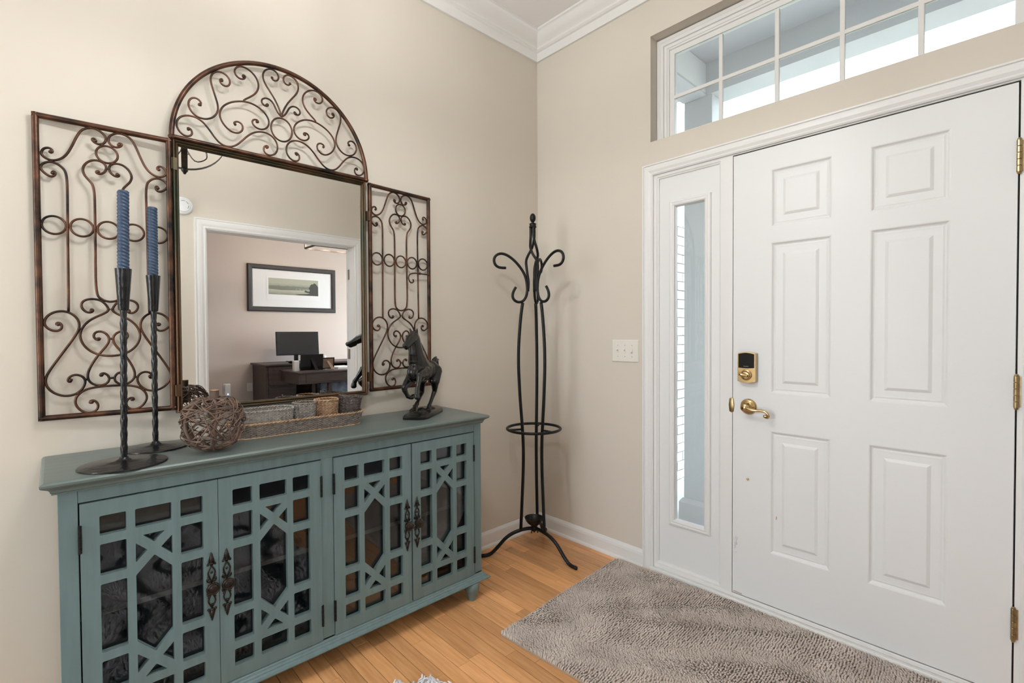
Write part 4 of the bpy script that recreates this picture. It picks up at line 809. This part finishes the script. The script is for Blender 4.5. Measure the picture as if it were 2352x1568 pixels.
MB().lathe([(0, 0), (.068, 0), (.07, .006), (.066, .02), (.058, .026), (.05, .027), (.046, .034), (.02, .037), (0, .037)], n=32).xf(Ry).build('housing', M['white_plastic'], sd, smooth=True)
for a in (3.6, 4.7, 5.6, .3): MB().tube([(.036*math.cos(a+q), .036*math.sin(a+q), .0355) for q in np.linspace(-.35, .35, 6)], .0014, 5).xf(Ry).build('vent_slot', M['lockblack'], sd)
# office furniture (behind the doorway)
yv = lambda v: -.07-v
pf = thing('framed_print', 'wide dark-framed landscape print on the office wall in the mirror', 'picture', (.265, OY, 1.58))
L0, L1, Q0, Q1 = -.350, .885, 1.584, 2.238
mb = MB().sweep([(L0, OY, Q0), (L0, OY, Q1), (L1, OY, Q1), (L1, OY, Q0)], [(0, 0), (0, .022), (.012, .03), (.05, .026), (.062, .018), (.066, .018), (.066, 0)], (0, 1, 0), True)
mb.build('frame', mat('carved_dark_frame', (.03, .027, .026), .5, bump=.9, bscale=55), pf)
MB().box(L0+.05, L1-.05, OY+.004, OY+.010, Q0+.05, Q1-.05).build('mat_board', M['paper'], pf)
MB().box(-.105, .648, OY+.0095, OY+.0115, 1.76, 2.076).build('print_sheet', M['white_plastic'], pf)
pm = bpy.data.materials.new('misty_lake_print'); pm.use_nodes = True; nt = pm.node_tree; b = nt.nodes['Principled BSDF']; b.inputs['Roughness'].default_value = .5
tc = nt.nodes.new('ShaderNodeTexCoord'); sx = nt.nodes.new('ShaderNodeSeparateXYZ'); nt.links.new(tc.outputs['Generated'], sx.inputs[0])
rp = nt.nodes.new('ShaderNodeValToRGB'); cr_ = rp.color_ramp; cr_.elements[0].color = (.22, .23, .17, 1); cr_.elements[1].color = (.36, .37, .29, 1)
for p_, c_ in ((.10, (.30, .31, .24)), (.28, (.42, .42, .34)), (.42, (.20, .21, .17)), (.5, (.16, .17, .14)), (.58, (.30, .31, .25)), (.7, (.37, .38, .30))): el = cr_.elements.new(p_); el.color = (*c_, 1)
nz = nt.nodes.new('ShaderNodeTexNoise'); nz.inputs['Scale'].default_value = 9; ma = nt.nodes.new('ShaderNodeMath'); ma.operation = 'MULTIPLY_ADD'; ma.inputs[1].default_value = .14; nt.links.new(nz.outputs['Fac'], ma.inputs[0]); nt.links.new(tc.outputs['Generated'], nz.inputs['Vector'])
m3 = nt.nodes.new('ShaderNodeMath'); m3.operation = 'SUBTRACT'; m3.inputs[1].default_value = .07; nt.links.new(sx.outputs['Z'], m3.inputs[0]); nt.links.new(m3.outputs[0], ma.inputs[2]); nt.links.new(ma.outputs[0], rp.inputs['Fac']); nt.links.new(rp.outputs['Color'], b.inputs['Base Color'])
MB().box(-.077, .622, OY+.0112, OY+.0125, 1.828, 2.06).build('lake_image', pm, pf)
tr = [(.622, 1.83), (.622, 1.96), (.605, 1.985), (.585, 2.01), (.56, 2.02), (.545, 2.0), (.53, 2.005), (.505, 1.985), (.495, 1.955), (.48, 1.945), (.492, 1.92), (.50, 1.90), (.48, 1.89), (.44, 1.90), (.43, 1.91), (.425, 1.89), (.41, 1.885), (.44, 1.875), (.50, 1.862), (.45, 1.852), (.34, 1.845), (.28, 1.838), (.35, 1.83)]
tl = [(-.077, 1.905)]+[(-.077+.01*i, 1.945-.0006*i+.010*math.sin(i*1.7)*math.sin(i*.31)+random.uniform(-.006, .009)-(.0004*max(0, i-30)**1.2)) for i in range(53)]+[(.45, 1.906), (.30, 1.90), (.10, 1.893)]
plate('treeline_silhouette', tl, [], OY+.0124, OY+.0126, mat('print_ink_pale', (.17, .175, .14), .6), pf)
plate('tree_silhouette', tr, [], OY+.0124, OY+.0128, mat('print_ink', (.045, .047, .04), .6), pf)
p2_ = thing('narrow_picture', 'edge of a dark frame at the left of the office wall in the mirror', 'picture', (-.92, OY, 1.6))
MB().sweep([(-1.35, OY, 1.61), (-1.35, OY, 1.962), (-.826, OY, 1.962), (-.826, OY, 1.61)], [(0, 0), (0, .02), (.025, .022), (.03, .01), (.03, 0)], (0, 1, 0), True).build('frame', M['lockblack'], p2_)
MB().box(-1.33, -.846, OY+.003, OY+.009, 1.63, 1.942).build('mat_board', M['paper'], p2_)
# desk along the wall and the desk in front of it
dk = thing('writing_desk', 'dark walnut desk against the office wall under the monitor', 'desk', (.2, yv(4.85), 0))
A0, A1, f0, f1 = -.30, 1.2, yv(4.60), yv(5.18)
MB().box(A0-.03, A1+.03, f1, f0+.03, .845, .870).build('desk_top', M['desk'], dk, bev=.004)
MB().box(A0, A0+.38, f1, f0, .05, .845).build('pedestal', M['desk'], dk, bev=.003)
for k in range(3): MB().box(A0+.03, A0+.35, f0-.002, f0+.012, .08+k*.255, .315+k*.255).build('drawer_front', M['desk'], dk, bev=.004); MB().ball((A0+.19, f0+.022, .2+k*.255), .012).build('drawer_knob', M['nickel'], dk)
MB().box(A1-.38, A1, f1, f0, .05, .845).build('pedestal', M['desk'], dk, bev=.003)
MB().box(A0+.38, A1-.38, f1, f1+.02, .3, .845).build('back_panel', M['desk'], dk)
d2 = thing('desk_return', 'dark walnut desk with an apron drawer nearer the office doorway', 'desk', (.4, yv(4.2), 0))
B0, B1, g0, g1 = -.155, 1.1, yv(3.86), yv(4.50)
MB().box(B0-.012, B1+.02, g1, g0+.012, .78, .80).build('desk_top', M['desk'], d2, bev=.003)
MB().box(B0, B1, g1+.01, g0, .65, .78).build('apron', M['desk'], d2, bev=.003)
MB().box(B0+.09, B1-.09, g0, g0+.006, .67, .765).build('drawer_front', M['desk'], d2, bev=.002)
for xx in (B0+.40, B1-.04):
    for yy in (g1+.05, g0-.05): MB().box(xx-.022, xx+.022, yy-.022, yy+.022, 0, .65).build('leg', M['desk'], d2)
mo = thing('computer_monitor', 'black flat computer monitor on the far office desk', 'monitor', (.21, yv(4.95), .87))
mm = Matrix.Translation((.21, yv(4.9), 1.13)) @ Matrix.Rotation(math.radians(4), 4, 'Z') @ Matrix.Rotation(math.radians(6), 4, 'X')
MB().box(-.285, .285, -.012, .012, -.165, .165).xf(mm).build('bezel', M['lockblack'], mo, bev=.004)
MB().box(-.277, .277, .0118, .0132, -.155, .158).xf(mm).build('screen', M['screen'], mo)
st = MB().box(.19, .24, yv(5.0), yv(4.97), .875, 1.1); st.build('stand', M['lockblack'], mo); MB().box(.10, .33, yv(5.06), yv(4.86), .870, .882).build('foot', M['lockblack'], mo, bev=.004)
ms = MB().ball((.02, yv(4.62), .885), (.032, .055, .0165), 12, 8); tag(ms.build('computer_mouse', M['lockblack'], None, smooth='all'), 'black computer mouse on the far office desk', 'mouse')
def easel(name, lab, x0, x1, h, y, m, mb_):
    t = thing(name, lab, 'photo frame', ((x0+x1)/2, y, .80), 'desk photo frames seen from behind'); X = Matrix.Translation((0, y, .804)) @ Matrix.Rotation(math.radians(-7), 4, 'X')
    MB().sweep([(x0, 0, .003), (x0, 0, h), (x1, 0, h), (x1, 0, .003)], [(0, -.012), (0, .004), (.012, .004), (.012, -.012)], (0, 1, 0), True).xf(X).build('frame', M['lockblack'], t)
    MB().box(x0+.008, x1-.008, -.006, .001, .011, h-.008).xf(X).build('backing_board', M[mb_], t)
    xm = (x0+x1)/2; mb = MB(); mb.add([(xm-.02, .002, h*.72), (xm+.012, .002, h*.72), (xm+.062, .075, .012), (xm+.018, .075, .012), (xm-.02, .005, h*.72), (xm+.012, .005, h*.72), (xm+.062, .079, .012), (xm+.018, .079, .012)], [(0, 1, 2, 3), (7, 6, 5, 4), (0, 4, 5, 1), (1, 5, 6, 2), (2, 6, 7, 3), (3, 7, 4, 0)]); mb.xf(X).build('strut', M[mb_], t)
easel('photo_frame', 'large black photo frame seen from behind on the nearer desk', -.075, .205, .205, yv(4.02), 'lockblack', 'lockblack')
easel('photo_frame', 'smaller photo frame with a brown back and strut on the nearer desk', .225, .395, .150, yv(4.12), 'lockblack', 'cardboard')
tag(MB().box(-.135, -.075, yv(4.12), yv(4.05), .80, .93).build('paper_holder', M['paper'], None, bev=.004), 'white upright card box left of the black photo frame', 'box')
ck = thing('desk_clock', 'small silver dome clock behind the brown photo frame', 'clock', (.34, yv(4.35), .80))
MB().lathe([(0, 0), (.045, 0), (.05, .03), (.048, .14), (.04, .17), (.02, .185), (0, .187)], (.34, yv(4.35), .80), 20).build('dome', M['nickel'], ck, smooth=True)
MB().lathe([(.052, 0), (.054, .01), (.052, .02), (0, .02)], (.34, yv(4.35), .80), 20).build('base', M['lockblack'], ck)
for q in range(2): tag(MB().box(.43+q*.01, .64, yv(4.35)-.02*q, yv(4.08), .8+.012*q, .812+.012*q).build('paper_stack', M['paper']), ('stack of white papers on the nearer desk', 'top sheaf of papers on the nearer desk')[q], 'papers')
fb = thing('fabric_bench', 'pale blue patterned fabric bench under the nearer desk', 'bench', (.6, yv(4.62), 0))
bf = mat('blue_grey_fabric', (.36, .40, .47), .95, var=.4, scale=14, col2=(.18, .21, .27))
MB().box(.33, .80, f0+.05, f0+.20, .12, .60).build('back_cushion', bf, fb, bev=.02)
for xx in (.36, .77):
    for yy in (f0+.08, f0+.17): MB().box(xx-.015, xx+.015, yy-.015, yy+.015, 0, .12).build('leg', M['desk'], fb)
# wall plug with night light, outlet
pg = thing('plug_adapter', 'white plug-in adapter with a blue light on the office wall', 'adapter', (-.615, OY, .5))
MB().box(-.655, -.575, OY, OY+.006, .43, .60).build('outlet_plate', M['white_plastic'], pg, bev=.002); MB().box(-.642, -.576, OY+.006, OY+.035, .425, .595).build('body', M['white_plastic'], pg, bev=.004)
MB().ball((-.610, OY+.036, .462), (.008, .003, .008), 10, 6).build('status_light', mat('blue_led', (.2, .3, 1), .3, emit=(.25, .4, 1), estr=6), pg)
ot = thing('wall_outlet', 'white wall outlet beside the office desk', 'outlet', (-.335, OY, .53)); MB().box(-.37, -.30, OY, OY+.006, .475, .59).build('cover_plate', M['white_plastic'], ot, bev=.002); MB().box(-.352, -.318, OY+.005, OY+.008, .50, .565).build('receptacle', M['plastic'], ot, bev=.001)
# linear office pendant
op = thing('linear_pendant', 'dark rectangular open-frame pendant with lit bulbs in the office', 'pendant light', (.42, yv(3.8), 2.9))
pb = (-.02, .86, yv(3.95), yv(3.65), 2.315, 2.52)
def bar(*q): MB().box(*q).build('frame_bar', M['dark_metal'], op)
for z in (pb[4], pb[5]):
    for y in (pb[2], pb[3]): bar(pb[0], pb[1], y-.009, y+.009, z-.009, z+.009)
    for x in (pb[0], pb[1]): bar(x-.009, x+.009, pb[2], pb[3], z-.009, z+.009)
for x in (pb[0], pb[1]):
    for y in (pb[2], pb[3]): bar(x-.009, x+.009, y-.009, y+.009, pb[4], pb[5])
ym = (pb[2]+pb[3])/2
MB().box(pb[0], pb[1], ym-.01, ym+.01, pb[5]-.006, pb[5]+.006).build('bulb_rail', M['dark_metal'], op)
for x in (.15, .69): MB().tube([(x, ym, pb[5]), (x, ym, 2.9)], .006, 8).build('hanger_rod', M['dark_metal'], op)
for k in range(4):
    x = .10+k*.21; MB().lathe([(0, 0), (.013, 0), (.013, .03), (0, .03)], (x, ym, pb[5]-.035), 10).build('socket', M['dark_metal'], op); MB().lathe([(0, -.1), (.012, -.095), (.026, -.06), (.022, -.035), (.01, -.01), (0, -.008)], (x, ym, pb[5]-.028), 12).build('bulb', M['bulb'], op, smooth='all')
    ld = bpy.data.lights.new('pendant_light', 'POINT'); ld.energy = 7.8; ld.color = (1.0, .86, .74); ld.shadow_soft_size = .04
    lo = bpy.data.objects.new('pendant_light', ld); COL.objects.link(lo); lo.location = (x, ym+.05, 2.40)
